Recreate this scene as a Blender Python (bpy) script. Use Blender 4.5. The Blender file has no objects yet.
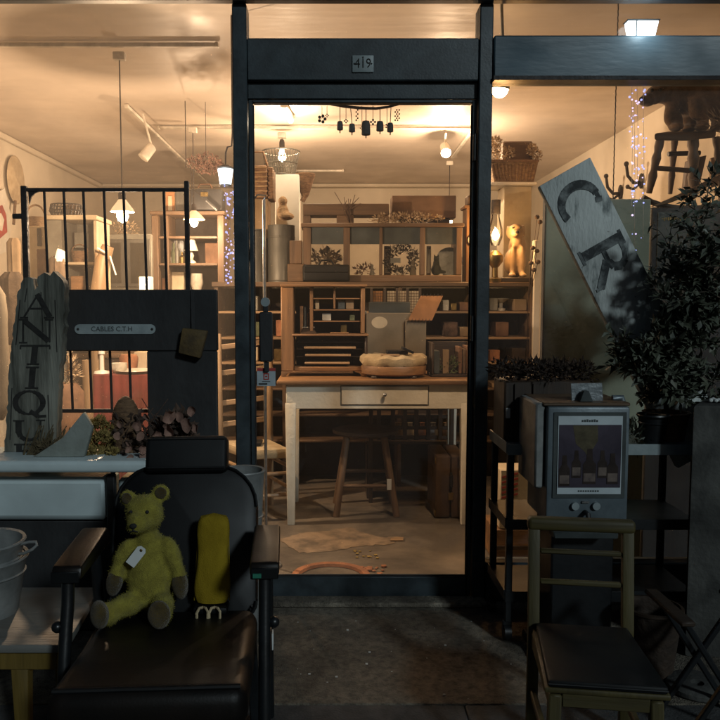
import bpy, bmesh, math, random
from mathutils import Vector, Matrix, Euler, noise
random.seed(11)
sc = bpy.context.scene
C = sc.collection
PI = math.pi

# ------------------------------------------------------------------ camera
F, CX, CY, H = 760.0, 331.0, 360.0, 1.2
TH = math.atan(57/760.0)
cam = bpy.data.cameras.new('camera'); co = bpy.data.objects.new('camera', cam); C.objects.link(co)
co.location = (0, 0, H); co.rotation_euler = (PI/2-TH, 0, 0)
cam.sensor_width = 36; cam.lens = 36*F/720; cam.shift_x = (360-CX)/720.0
cam.clip_start = .05; cam.clip_end = 2000
sc.camera = co

def ray(u, v):
    a = (u-CX)/F; b = (CY-v)/F; c, s = math.cos(TH), math.sin(TH)
    return Vector((a, c+b*s, -s+b*c))
def P(u, v, Y):                      # measured picture point -> world point at distance Y
    d = ray(u, v); t = Y/d.y
    return Vector((d.x*t, Y, H+d.z*t))
def Pz(u, v, z):
    d = ray(u, v); t = (z-H)/d.z
    return Vector((d.x*t, d.y*t, z))
def Px(u, v, x):
    d = ray(u, v); t = x/d.x
    return Vector((x, d.y*t, H+d.z*t))
def R4(u0, v0, u1, v1, Y):
    vm = (v0+v1)/2
    return P(u0, vm, Y).x, P(u1, vm, Y).x, P(0, v1, Y).z, P(0, v0, Y).z
def V(*a): return Vector(a)

# ------------------------------------------------------------------ mesh builder
class MB:
    def __init__(s): s.bm = bmesh.new()
    def box(s, x0, x1, y0, y1, z0, z1, bev=0, M=None, seg=1):
        b = bmesh.new()
        vs = [b.verts.new((x, y, z)) for x in (x0, x1) for y in (y0, y1) for z in (z0, z1)]
        for f in ((0,1,3,2),(4,6,7,5),(0,4,5,1),(2,3,7,6),(0,2,6,4),(1,5,7,3)):
            b.faces.new([vs[i] for i in f])
        bmesh.ops.recalc_face_normals(b, faces=b.faces)
        if bev:
            bev = min(bev, .45*min(abs(x1-x0), abs(y1-y0), abs(z1-z0)))
            bmesh.ops.bevel(b, geom=list(b.edges), offset=bev, segments=seg, profile=.5, affect='EDGES')
        if M is not None: b.transform(M)
        s.add(b); return s
    def add(s, b):
        m = bpy.data.meshes.new('t'); b.to_mesh(m); b.free(); s.bm.from_mesh(m); bpy.data.meshes.remove(m)
    def px(s, u0, v0, u1, v1, Y, dep, bev=.003, z0=None, z1=None):
        x0, x1, a, b = R4(u0, v0, u1, v1, Y)
        if z0 is not None: a = z0
        if z1 is not None: b = z1
        return s.box(x0, x1, Y, Y+dep, a, b, bev)
    def bar(s, p0, p1, w, h, bev=0, up=None):
        p0, p1 = Vector(p0), Vector(p1); d = p1-p0; L = d.length; d.normalize()
        up = Vector(up) if up else (V(0,0,1) if abs(d.z) < .9 else V(0,1,0))
        x = d.cross(up).normalized(); z = x.cross(d).normalized()
        M = Matrix(((x.x,d.x,z.x,p0.x),(x.y,d.y,z.y,p0.y),(x.z,d.z,z.z,p0.z),(0,0,0,1)))
        return s.box(-w/2, w/2, 0, L, -h/2, h/2, bev, M)
    def tube(s, pts, r, seg=8, caps=True):
        pts = [Vector(p) for p in pts]; n = len(pts)
        rs = r if isinstance(r, (list, tuple)) else [r]*n
        t0 = (pts[1]-pts[0]).normalized()
        a = t0.cross(V(0,0,1) if abs(t0.z) < .9 else V(1,0,0)).normalized()
        rings = []
        for i in range(n):
            t = (pts[min(i+1,n-1)]-pts[max(i-1,0)]).normalized()
            a = (a - t*a.dot(t)).normalized(); b = t.cross(a)
            rings.append([s.bm.verts.new(pts[i]+(a*math.cos(k*2*PI/seg)+b*math.sin(k*2*PI/seg))*rs[i]) for k in range(seg)])
        for i in range(n-1):
            for k in range(seg):
                s.bm.faces.new((rings[i][k], rings[i][(k+1)%seg], rings[i+1][(k+1)%seg], rings[i+1][k]))
        if caps and seg > 2:
            s.bm.faces.new(rings[0][::-1]); s.bm.faces.new(rings[-1])
        return s
    def lathe(s, c, prof, seg=24, sx=1, sy=1):
        c = Vector(c); rings = []
        for r, z in prof:
            if r < 1e-5: rings.append([s.bm.verts.new(c+V(0,0,z))])
            else: rings.append([s.bm.verts.new(c+V(r*sx*math.cos(k*2*PI/seg), r*sy*math.sin(k*2*PI/seg), z)) for k in range(seg)])
        for i in range(len(rings)-1):
            A, B = rings[i], rings[i+1]
            for k in range(seg):
                k2 = (k+1) % seg
                if len(A) == 1 and len(B) == 1: continue
                if len(A) == 1: s.bm.faces.new((A[0], B[k2], B[k]))
                elif len(B) == 1: s.bm.faces.new((A[k], A[k2], B[0]))
                else: s.bm.faces.new((A[k], A[k2], B[k2], B[k]))
        return s
    def prism(s, pts, off, bev=0):
        b = bmesh.new(); off = Vector(off)
        f = b.faces.new([b.verts.new(p) for p in pts])
        r = bmesh.ops.extrude_face_region(b, geom=[f])
        bmesh.ops.translate(b, verts=[g for g in r['geom'] if isinstance(g, bmesh.types.BMVert)], vec=off)
        bmesh.ops.recalc_face_normals(b, faces=b.faces)
        if bev: bmesh.ops.bevel(b, geom=[e for e in b.edges], offset=bev, segments=2, profile=.5, affect='EDGES')
        s.add(b); return s
    def ball(s, c, r, seg=14, M=None):
        b = bmesh.new(); bmesh.ops.create_uvsphere(b, u_segments=seg, v_segments=max(6, seg*2//3), radius=1)
        r = r if isinstance(r, (tuple, list)) else (r, r, r)
        b.transform(Matrix.Translation(Vector(c)) @ (M if M is not None else Matrix.Identity(4)) @ Matrix.Diagonal((r[0], r[1], r[2], 1)))
        s.add(b); return s
    def leaf(s, p, d, n, L, w, fold=.25):
        d = Vector(d).normalized(); n = Vector(n); x = d.cross(n)
        if x.length < 1e-4: x = d.orthogonal()
        x.normalize(); n = x.cross(d)
        p = Vector(p); v = s.bm.verts.new
        a = v(p); b = v(p+d*L*.45+x*w/2+n*w*fold); c = v(p+d*L+n*w*fold*-.3); e = v(p+d*L*.45-x*w/2+n*w*fold); m = v(p+d*L*.5)
        s.bm.faces.new((a, b, m)); s.bm.faces.new((b, c, m)); s.bm.faces.new((c, e, m)); s.bm.faces.new((e, a, m)); return s
    def roundleaf(s, p, d, n, r, rng, curl=.5):
        d = Vector(d).normalized(); n = Vector(n); x = d.cross(n).normalized(); n = x.cross(d); p = Vector(p); v = s.bm.verts.new
        c = v(p+d*r); k = 11; ring = []; mid = []
        for i in range(k):
            a = 2*PI*i/k; rr = r*rng.uniform(.82,1.1); q = d*math.cos(a)*rr+x*math.sin(a)*rr*.8
            mid.append(v(p+d*r+q*.55+n*r*curl*.22*rng.uniform(.5,1.3))); ring.append(v(p+d*r+q+n*r*curl*rng.uniform(.35,1.0)))
        for i in range(k):
            j = (i+1) % k; s.bm.faces.new((c, mid[i], mid[j])); s.bm.faces.new((mid[i], ring[i], ring[j], mid[j]))
        return s
    def mesh(s, name, smooth):
        m = bpy.data.meshes.new(name); s.bm.to_mesh(m); s.bm.free()
        if smooth:
            for p in m.polygons: p.use_smooth = True
            try: m.set_sharp_from_angle(angle=math.radians(40))
            except Exception: pass
        return m
    def build(s, name, mt, parent, smooth=True, local=False, label=None, kind=None):
        if not local:
            o = parent
            while o.parent: o = o.parent
            bmesh.ops.translate(s.bm, verts=s.bm.verts, vec=-o.location)
        ob = bpy.data.objects.new(name, s.mesh(name, smooth)); C.objects.link(ob)
        ob.data.materials.append(mt); ob.parent = parent
        if label: ob['label'] = label
        if kind: ob['kind'] = kind
        return ob
    def solo(s, name, mt, label, cat, group=None, kind=None, smooth=True):
        xs = [v.co for v in s.bm.verts]
        c = V((min(v.x for v in xs)+max(v.x for v in xs))/2, (min(v.y for v in xs)+max(v.y for v in xs))/2, min(v.z for v in xs))
        bmesh.ops.translate(s.bm, verts=s.bm.verts, vec=-c)
        ob = bpy.data.objects.new(name, s.mesh(name, smooth)); C.objects.link(ob); ob.location = c
        ob.data.materials.append(mt)
        if kind: ob['kind'] = kind
        else: tag(ob, label, cat, group)
        return ob

def tag(o, label, cat, group=None):
    o['label'] = label; o['category'] = cat
    if group: o['group'] = group
def thing(name, label, cat, loc=(0,0,0), rotz=0, group=None):
    o = bpy.data.objects.new(name, None); C.objects.link(o); o.empty_display_size = .1
    o.location = loc; o.rotation_euler = (0, 0, rotz); tag(o, label, cat, group); return o
def copy_tree(o, parent=None):
    c = o.copy(); C.objects.link(c)
    if parent is not None: c.parent = parent
    for ch in list(o.children): copy_tree(ch, c)
    return c
def soft(balls, voxel=.008, smooth=6):          # several ellipsoids melted into one continuous skin
    mb = MB()
    for b in balls: mb.ball(*b)
    m = bpy.data.meshes.new('t'); mb.bm.to_mesh(m); mb.bm.free()
    o = bpy.data.objects.new('t', m); C.objects.link(o)
    r = o.modifiers.new('r', 'REMESH'); r.mode = 'VOXEL'; r.voxel_size = voxel
    k = o.modifiers.new('s', 'SMOOTH'); k.iterations = smooth; k.factor = .6
    bpy.context.view_layer.update()
    dg = bpy.context.evaluated_depsgraph_get()
    me = bpy.data.meshes.new_from_object(o.evaluated_get(dg))
    bpy.data.objects.remove(o)
    out = MB(); out.bm.from_mesh(me); bpy.data.meshes.remove(me); return out
def lettering(text, size, M, extr=.0006, sx=1):
    cu = bpy.data.curves.new('t', 'FONT'); cu.body = text; cu.size = size; cu.extrude = extr
    cu.align_x = 'CENTER'; cu.align_y = 'CENTER'; cu.resolution_u = 3
    o = bpy.data.objects.new('t', cu); C.objects.link(o); bpy.context.view_layer.update()
    me = bpy.data.meshes.new_from_object(o.evaluated_get(bpy.context.evaluated_depsgraph_get()))
    bpy.data.objects.remove(o)
    out = MB(); out.bm.from_mesh(me); bpy.data.meshes.remove(me)
    out.bm.transform(M @ Matrix.Diagonal((sx, 1, 1, 1))); return out
FACE = Matrix.Rotation(PI/2, 4, 'X')            # text standing upright, facing the street

# ------------------------------------------------------------------ materials
def nodes(name):
    m = bpy.data.materials.new(name); m.use_nodes = True
    nt = m.node_tree; b = nt.nodes['Principled BSDF']; return m, nt, b
def mat(name, col, col2=None, rough=.6, metal=0, scale=6, stretch=(1,1,1), bump=.25, fine=60, spec=.5, contrast=(.35,.65), dirt=.35, emit=None, coat=0, sheen=0, chips=0):
    m, nt, b = nodes(name); N = nt.nodes.new; L = nt.links.new
    col2 = col2 or tuple(c*.55 for c in col)
    tc = N('ShaderNodeTexCoord'); mp = N('ShaderNodeMapping'); L(tc.outputs['Object'], mp.inputs[0]); mp.inputs['Scale'].default_value = stretch
    n1 = N('ShaderNodeTexNoise'); n1.inputs['Scale'].default_value = scale; n1.inputs['Detail'].default_value = 5; n1.inputs['Roughness'].default_value = .62; n1.inputs['Distortion'].default_value = .3
    L(mp.outputs[0], n1.inputs['Vector'])
    r = N('ShaderNodeValToRGB'); r.color_ramp.elements[0].position = contrast[0]; r.color_ramp.elements[1].position = contrast[1]
    r.color_ramp.elements[0].color = (*col2, 1); r.color_ramp.elements[1].color = (*col, 1)
    L(n1.outputs['Fac'], r.inputs[0])
    n2 = N('ShaderNodeTexNoise'); n2.inputs['Scale'].default_value = 3.1; n2.inputs['Detail'].default_value = 3; L(tc.outputs['Object'], n2.inputs['Vector'])
    mr = N('ShaderNodeMapRange'); mr.inputs[1].default_value = .3; mr.inputs[2].default_value = .7; mr.inputs[3].default_value = 1-dirt; mr.inputs[4].default_value = 1
    L(n2.outputs['Fac'], mr.inputs[0])
    mx = N('ShaderNodeMix'); mx.data_type = 'RGBA'; mx.blend_type = 'MULTIPLY'; mx.inputs[0].default_value = 1
    base_out = r.outputs[0]
    if chips:
        n4 = N('ShaderNodeTexNoise'); n4.inputs['Scale'].default_value = 34; n4.inputs['Detail'].default_value = 6; n4.inputs['Roughness'].default_value = .7; L(tc.outputs['Object'], n4.inputs['Vector'])
        c4 = N('ShaderNodeMapRange'); c4.inputs[1].default_value = chips; c4.inputs[2].default_value = chips+.02; L(n4.outputs['Fac'], c4.inputs[0])
        m4 = N('ShaderNodeMix'); m4.data_type = 'RGBA'; L(c4.outputs[0], m4.inputs[0]); L(r.outputs[0], m4.inputs[6]); m4.inputs[7].default_value = (.16, .14, .12, 1); base_out = m4.outputs[2]
    L(base_out, mx.inputs[6]); L(mr.outputs[0], mx.inputs[7]); L(mx.outputs[2], b.inputs['Base Color'])
    n3 = N('ShaderNodeTexNoise'); n3.inputs['Scale'].default_value = fine; n3.inputs['Detail'].default_value = 2; L(mp.outputs[0], n3.inputs['Vector'])
    ad = N('ShaderNodeMath'); ad.operation = 'ADD'; L(n1.outputs['Fac'], ad.inputs[0]); L(n3.outputs['Fac'], ad.inputs[1])
    bp = N('ShaderNodeBump'); bp.inputs['Strength'].default_value = bump; bp.inputs['Distance'].default_value = .004; L(ad.outputs[0], bp.inputs['Height']); L(bp.outputs[0], b.inputs['Normal'])
    rr = N('ShaderNodeMapRange'); rr.inputs[1].default_value = .3; rr.inputs[2].default_value = .7; rr.inputs[3].default_value = min(1, rough+.15); rr.inputs[4].default_value = max(.05, rough-.12)
    L(n2.outputs['Fac'], rr.inputs[0]); L(rr.outputs[0], b.inputs['Roughness'])
    b.inputs['Metallic'].default_value = metal; b.inputs['Specular IOR Level'].default_value = spec
    if coat: b.inputs['Coat Weight'].default_value = coat
    if sheen: b.inputs['Sheen Weight'].default_value = sheen
    if emit: b.inputs['Emission Color'].default_value = (*emit[:3], 1); b.inputs['Emission Strength'].default_value = emit[3]
    return m
def wood(name, col, axis='z', **k):
    st = {'x': (.18, 2.2, 2.2), 'y': (2.2, .18, 2.2), 'z': (2.2, 2.2, .18)}[axis]
    k.setdefault('scale', 9); k.setdefault('rough', .55); k.setdefault('fine', 40); k.setdefault('bump', .3)
    return mat(name, col, tuple(c*.5 for c in col), stretch=st, **k)
def glow(name, col, st):
    m, nt, b = nodes(name); b.inputs['Base Color'].default_value = (.8, .8, .8, 1)
    b.inputs['Emission Color'].default_value = (*col, 1); b.inputs['Emission Strength'].default_value = st
    m.cycles.emission_sampling = 'NONE'
    return m
def glassmat(name, tint=(1,1,1), refl=1.0, dust=.012, haze_=0.0):
    m = bpy.data.materials.new(name); m.use_nodes = True; nt = m.node_tree; nt.nodes.clear(); N = nt.nodes.new; L = nt.links.new
    haze = haze_
    o = N('ShaderNodeOutputMaterial'); t = N('ShaderNodeBsdfTransparent'); t.inputs[0].default_value = (*tint, 1)
    g = N('ShaderNodeBsdfGlossy'); g.inputs['Roughness'].default_value = .03; g.inputs[0].default_value = (refl, refl, refl, 1)
    fr = N('ShaderNodeFresnel'); fr.inputs[0].default_value = 1.45
    mx = N('ShaderNodeMixShader'); L(fr.outputs[0], mx.inputs[0]); L(t.outputs[0], mx.inputs[1]); L(g.outputs[0], mx.inputs[2])
    d = N('ShaderNodeBsdfDiffuse'); d.inputs[0].default_value = (.6, .6, .58, 1)
    nz = N('ShaderNodeTexNoise'); nz.inputs['Scale'].default_value = 2.4; nz.inputs['Detail'].default_value = 7
    mr = N('ShaderNodeMapRange'); mr.inputs[1].default_value = .4; mr.inputs[2].default_value = .75; mr.inputs[3].default_value = .002; mr.inputs[4].default_value = dust*2.2; L(nz.outputs['Fac'], mr.inputs[0])
    m2 = N('ShaderNodeMixShader'); L(mr.outputs[0], m2.inputs[0]); L(mx.outputs[0], m2.inputs[1]); L(d.outputs[0], m2.inputs[2])
    if haze:                                  # translucent veil added to imitate lamp haze in the pane
        tr = N('ShaderNodeBsdfTranslucent'); tr.inputs[0].default_value = (.9, .8, .7, 1)
        m3 = N('ShaderNodeMixShader'); m3.inputs[0].default_value = haze; L(m2.outputs[0], m3.inputs[1]); L(tr.outputs[0], m3.inputs[2]); L(m3.outputs[0], o.inputs[0])
    else: L(m2.outputs[0], o.inputs[0])
    return m

K = {}
K['frame'] = mat('dark_blue_paint', (.056,.074,.084), (.024,.032,.037), rough=.4, scale=9, bump=.10, fine=120, chips=.70)
K['beam'] = mat('blue_beam_paint', (.075,.125,.155), (.035,.062,.080), rough=.34, scale=3, stretch=(.5,1,2.0), bump=.10, fine=30, contrast=(.3,.7))
K['black'] = mat('black_iron', (.018,.017,.017), rough=.5, scale=20, bump=.35)
K['rust'] = mat('rusty_iron', (.045,.030,.024), (.02,.016,.015), rough=.7, scale=30, bump=.5)
K['plaster'] = mat('cream_plaster', (.72,.64,.52), (.64,.56,.44), rough=.85, scale=3, bump=.2, fine=50, dirt=.14, contrast=(.2,.8))
K['ceil'] = mat('painted_ceiling', (.76,.655,.55), (.64,.55,.46), rough=.45, scale=2.0, stretch=(.35,1.5,1), bump=1.0, fine=5, dirt=.18, contrast=(.2,.8))
K['conc'] = mat('shop_floor_concrete', (.20,.165,.125), (.10,.084,.066), rough=.55, scale=1.7, bump=.4, fine=40, contrast=(.42,.56), dirt=.5)
K['pave'] = mat('pavement_concrete', (.27,.23,.175), (.10,.085,.065), rough=.9, scale=42, bump=1.6, fine=190, dirt=.65, contrast=(.3,.62))
K['road'] = mat('asphalt', (.05,.05,.052), (.03,.03,.03), rough=.9, scale=60, bump=.9, fine=260)
K['leather'] = mat('black_leather', (.008,.009,.0095), (.004,.004,.0045), rough=.5, scale=7, bump=.03, fine=260, spec=.28)
K['oldleather'] = mat('worn_brown_leather', (.014,.010,.008), (.005,.0045,.004), rough=.42, scale=4, bump=.07, fine=180, spec=.2)
K['tube'] = mat('black_tube', (.014,.016,.018), rough=.35, scale=12, bump=.1)
K['plush'] = mat('golden_mohair', (.39,.34,.060), (.27,.23,.042), rough=1, scale=40, bump=1, fine=420, spec=.1, sheen=.08, dirt=.25)
K['paw'] = mat('brown_mohair', (.10,.068,.022), rough=1, scale=40, bump=1, fine=400, spec=.1, sheen=.3)
K['yellow'] = mat('yellow_cotton', (.40,.28,.022), (.27,.185,.014), rough=.95, scale=9, bump=.6, fine=350, spec=.1)
K['card'] = mat('white_card', (.72,.75,.74), (.62,.64,.62), rough=.8, scale=5, bump=.1, dirt=.15)
K['enamel'] = mat('white_enamel', (.62,.72,.73), (.50,.58,.59), rough=.3, scale=4, bump=.1, fine=20, dirt=.3, contrast=(.2,.6))
K['zinc'] = mat('galvanised_metal', (.33,.34,.33), (.19,.20,.195), rough=.5, metal=.15, scale=12, bump=.2)
K['brass'] = mat('tarnished_brass', (.35,.24,.09), rough=.4, metal=.9, scale=18)
K['steel'] = mat('brushed_steel', (.45,.46,.46), rough=.35, metal=.9, scale=18)
K['drift'] = mat('driftwood', (.30,.30,.25), (.075,.075,.06), rough=.9, scale=10, stretch=(2,2,.22), bump=1.1, fine=50, contrast=(.36,.62), dirt=.55)
K['ink'] = mat('faded_black_paint', (.012,.011,.010), (.03,.028,.025), rough=.8, scale=30, bump=.4)
K['darkpanel'] = mat('charcoal_board', (.030,.031,.032), (.018,.018,.019), rough=.7, scale=8, stretch=(1,1,.5), bump=.3)
K['plate'] = mat('pale_enamel_plate', (.36,.42,.43), (.27,.32,.33), rough=.35, scale=16, bump=.15)
K['cork'] = mat('rusty_bell_metal', (.15,.095,.028), (.07,.045,.018), rough=.75, scale=18, bump=.6)
K['slate'] = mat('pale_slate', (.33,.36,.33), (.23,.25,.22), rough=.85, scale=8, bump=.5)
K['dryyellow'] = mat('dry_yellow_flowers', (.40,.29,.09), (.24,.17,.05), rough=.95, scale=25, bump=.5)
K['drybrown'] = mat('dry_brown_leaves', (.13,.08,.055), (.05,.03,.022), rough=.95, scale=22, bump=.5)
K['drypink'] = mat('dry_pink_leaves', (.40,.23,.17), (.2,.11,.085), rough=.9, scale=18, bump=.5)
K['drylight'] = mat('dry_straw_flowers', (.58,.44,.28), (.34,.24,.14), rough=.95, scale=22, bump=.5)
K['grassdry'] = mat('dull_dry_grass', (.16,.12,.06), (.08,.06,.03), rough=.95, scale=22)
K['moss'] = mat('dried_moss', (.06,.035,.022), (.022,.014,.010), rough=1, scale=30, bump=1)
K['wicker'] = mat('wicker', (.25,.14,.07), (.11,.06,.03), rough=.8, scale=30, stretch=(1,1,3), bump=1, fine=90)
K['fan'] = mat('pale_straw', (.56,.44,.29), (.42,.32,.2), rough=.9, scale=20, bump=.6)
K['kerb'] = mat('dark_kerb', (.085,.085,.085), (.05,.05,.05), rough=.9, scale=20, bump=.8, fine=160)
K['wickerlight'] = mat('pale_wicker', (.42,.28,.15), (.22,.13,.06), rough=.8, scale=30, stretch=(1,1,3), bump=1, fine=90)
K['olive'] = mat('olive_leaf', (.145,.155,.105), (.045,.058,.040), rough=.5, scale=22, bump=.2)
K['bark'] = mat('grey_bark', (.16,.13,.10), rough=.9, scale=25, stretch=(2,2,.4), bump=1)
K['terra'] = mat('terracotta', (.46,.19,.085), (.24,.10,.05), rough=.8, scale=12, bump=.4)
K['grey'] = mat('grey_cement', (.115,.115,.105), (.05,.05,.046), rough=.95, scale=6, bump=.8, dirt=.5)
K['green'] = mat('pale_green_board', (.42,.45,.33), (.33,.36,.26), rough=.7, scale=3, bump=.2, dirt=.3)
K['signwhite'] = mat('weathered_white_sign', (.68,.72,.69), (.17,.195,.19), rough=.75, scale=7, stretch=(2.2,1,.7), bump=.8, fine=44, contrast=(.34,.46), dirt=.4, chips=.66)
K['signink'] = mat('weathered_sign_letter', (.045,.05,.052), (.26,.285,.28), rough=.75, scale=14, bump=.6, contrast=(.40,.56))
K['childwood'] = wood('olive_varnished_wood', (.10,.078,.022), 'z', coat=.15)
K['childwoodx'] = wood('olive_varnished_rail', (.10,.078,.022), 'x', coat=.15)
K['tablewhite'] = mat('chipped_cream_paint', (.80,.74,.60), (.68,.60,.45), rough=.5, scale=5, bump=.4, fine=70, dirt=.25, contrast=(.3,.5))
K['topgrey'] = mat('scrubbed_grey_top', (.19,.19,.175), (.12,.115,.10), rough=.6, scale=6, stretch=(.3,2,1), bump=.4)
K['yellowleg'] = wood('yellow_pine', (.20,.13,.025), 'z')
K['wx'] = wood('brown_wood_across', (.165,.095,.048), 'x')
K['wz'] = wood('brown_wood_upright', (.165,.095,.048), 'z')
K['dx'] = wood('dark_wood_across', (.05,.028,.015), 'x')
K['dz'] = wood('dark_wood_upright', (.05,.028,.015), 'z')
K['ox'] = wood('orange_wood_across', (.32,.165,.068), 'x')
K['oz'] = wood('orange_wood_upright', (.32,.165,.068), 'z')
K['px'] = wood('pale_wood_across', (.42,.27,.14), 'x')
K['pz'] = wood('pale_wood_upright', (.42,.27,.14), 'z')
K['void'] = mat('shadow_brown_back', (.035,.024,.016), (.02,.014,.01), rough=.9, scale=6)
K['cardboard'] = mat('cardboard', (.32,.22,.125), (.25,.17,.09), rough=.9, scale=6, bump=.2)
K['cardgrey'] = mat('grey_cardboard', (.22,.18,.125), (.17,.14,.095), rough=.85, scale=6, bump=.2)
K['bluegrey'] = mat('blue_grey_card', (.07,.085,.085), rough=.8, scale=6)
K['orange'] = mat('orange_card', (.45,.20,.07), rough=.8, scale=6, bump=.2)
K['cream'] = mat('cream_cloth', (.55,.43,.26), (.42,.32,.18), rough=.95, scale=12, bump=.9, fine=200)
K['creampaint'] = mat('cream_paint', (.60,.50,.34), (.48,.39,.26), rough=.6, scale=6, bump=.2)
K['greypaint'] = mat('grey_green_paint', (.22,.21,.17), (.15,.14,.11), rough=.6, scale=6)
K['tin'] = mat('dull_tin', (.16,.155,.135), (.10,.095,.08), rough=.5, metal=.5, scale=6, stretch=(1,1,.3))
K['red'] = mat('red_cloth', (.20,.022,.015), (.13,.014,.01), rough=.9, scale=6, bump=.4)
K['redp'] = mat('red_print', (.55,.06,.05), rough=.7, scale=10, bump=.1)
K['bluep'] = mat('blue_print', (.12,.22,.45), rough=.6, scale=10, bump=.1)
K['brownplush'] = mat('brown_plush', (.20,.115,.055), (.10,.058,.028), rough=1, scale=30, bump=1, fine=300, spec=.1, sheen=.3)
K['dog'] = mat('painted_plaster_dog', (.42,.29,.16), (.30,.19,.09), rough=.6, scale=9, bump=.3)
K['coat'] = mat('brown_coat_cloth', (.13,.085,.05), rough=.95, scale=12, bump=.5)
K['white'] = mat('white_paint', (.74,.70,.62), (.66,.62,.54), rough=.5, scale=8, bump=.08, dirt=.12)
K['porcelain'] = mat('porcelain', (.66,.62,.52), rough=.25, scale=8, bump=.05, dirt=.15)
K['book'] = mat('old_book_cloth', (.20,.10,.05), rough=.8, scale=14)
K['casedark'] = mat('dark_brown_fibre', (.085,.047,.026), rough=.75, scale=14)
K['bookg'] = mat('green_book_cloth', (.10,.12,.06), rough=.8, scale=14)
K['greenplant'] = mat('dusty_green_leaf', (.11,.14,.05), rough=.8, scale=14)
K['poster'] = mat('poster_dark_print', (.075,.062,.085), (.035,.029,.042), rough=.3, scale=6, bump=.02)
K['posterlight'] = mat('poster_label_print', (.22,.17,.14), (.11,.085,.08), rough=.3, scale=30, bump=.02)
K['posteryellow'] = mat('poster_ochre_print', (.12,.10,.06), (.07,.058,.036), rough=.3, scale=30, bump=.02)
K['paperblue'] = mat('poster_paper', (.64,.72,.75), (.47,.54,.58), rough=.3, scale=6, bump=.02)
K['dispenser'] = mat('blue_grey_steel', (.19,.235,.26), (.115,.145,.165), rough=.4, scale=8, metal=.2, bump=.15)
K['silver'] = mat('crumpled_silver_card', (.42,.46,.48), (.25,.28,.30), rough=.35, metal=.3, scale=12, bump=.8)
K['track'] = mat('white_track', (.85,.78,.66), rough=.5, scale=8, bump=.05, dirt=.12)
K['shade'] = mat('glass_shade', (.75,.6,.4), rough=.4, scale=8, bump=.05, emit=(1,.62,.3,.9))
K['bulb'] = glow('lit_bulb', (1,.68,.34), 28)
K['bulbsmall'] = glow('lit_small_bulb', (1,.62,.26), 10)
K['tubelit'] = glow('lit_tube', (1,.93,.75), 6)
K['coollit'] = glow('lantern_reflection_glow', (.75,.93,1), 3.2)
K['led'] = glow('blue_led_reflection', (.34,.40,1), 1.5)
K['ledv'] = glow('violet_led_reflection', (.72,.58,1), 1.5)
K['lampglow'] = glow('small_lit_shade', (1,.66,.27), .8)
K['glass'] = glassmat('window_glass', dust=.008, haze_=.006)
K['glassleft'] = glassmat('hazy_window_glass', dust=.01, haze_=.024)
K['cabglass'] = glassmat('cabinet_glass', tint=(.92,.9,.86))

# ------------------------------------------------------------------ setting
def sheet(name, mt, x0, x1, y0, y1, z):
    mb = MB(); mb.box(x0, x1, y0, y1, z-.2, z); o = mb.solo(name, mt, None, None, kind='structure', smooth=False); return o
YK = 2.20
sheet('street', K['road'], -400, 400, -500, YK-.1, -.02)
sheet('pavement', K['pave'], -400, 400, YK, 3.02, 0)
mb = MB()
for i in range(-14, 15): mb.box(i*1.8+.402, i*1.8+2.198, YK-.1, YK-.001, -.25, -.003, .004)
mb.solo('kerb', K['kerb'], None, None, kind='structure')

XL, XR, YB, ZC = -2.53, 2.2, 8.5, 2.5
YF = 2.97
shop = thing('antique_shop', 'dark blue timber shopfront with glazed door and big windows', 'shop', (0, 3, 0))
def sp(mb, name, mt, **k): return mb.build(name, mt, shop, **k)
sp(MB().box(XL-.1, XR+.1, 3.03, YB+.1, -.2, 0), 'floor', K['conc'], smooth=False)
sp(MB().box(XL-.1, XR+.1, 3.03, YB+.1, ZC, ZC+.15), 'ceiling', K['ceil'], smooth=False)
sp(MB().box(XL-.15, XL, 3.03, YB+.1, 0, ZC), 'wall', K['plaster'], smooth=False)
sp(MB().box(XR, XR+.15, 3.03, YB+.1, 0, ZC), 'wall', K['plaster'], smooth=False)
sp(MB().box(XL, XR, YB, YB+.15, 0, ZC), 'wall', K['plaster'], smooth=False)
# ceiling cornice on the side walls, shallow beam at the back
sp(MB().box(XL, XL+.035, 3.1, YB, ZC-.05, ZC-.003, .008), 'cornice', K['plaster'])
sp(MB().box(XL+.04, XR-.04, 8.38, 8.498, ZC-.04, ZC-.003, .006), 'ceiling_beam', K['plaster'])
# facade frame
xa0, xa1 = -.376, -.321; xb0, xb1 = .566, .617
zt = P(331, 3, YF).z
zs = {v: P(331, v, YF).z for v in (35, 37, 80, 103, 88, 577, 601)}
sp(MB().box(xa0, xa1, YF, YF+.10, 0, zt, .004), 'post', K['frame'])
sp(MB().box(xb0, xb1, YF, YF+.10, 0, zt, .004), 'post', K['frame'])
sp(MB().box(XL-.15, XR+.15, YF-.03, YF+.012, zt, zt+.9, .004), 'fascia', K['frame'])
sp(MB().box(XL-.15, XR+.15, YF+.0125, YF+.135, zt+.055, zt+.9, .004), 'lintel', K['frame'])
sp(MB().box(XL-.15, XR+.15, YF+.14, YB+.3, ZC+.16, zt+.9), 'upper_storey', K['plaster'], smooth=False)
hb = sp(MB().box(xa1, xb0, YF+.008, YF+.09, zs[80], zs[37], .005), 'door_header', K['frame'])
sp(MB().box(xa1, xb0, YF+.03, YF+.09, P(331,99,YF+.03).z, zs[80]-.001, .003), 'door_head_rail', K['frame'])
pl = MB(); pc = P(363, 63.5, YF); 
for k in range(1): pl.box(pc.x-.041, pc.x+.041, YF+.002, YF+.008, pc.z-.032, pc.z+.032, .012, seg=3)
npl = pl.build('number_plate', K['plate'], shop)
lettering('419', .05, Matrix.Translation(V(pc.x, YF+.0015, pc.z)) @ FACE, sx=.85).build('number', K['ink'], npl_parent := npl)
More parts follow.
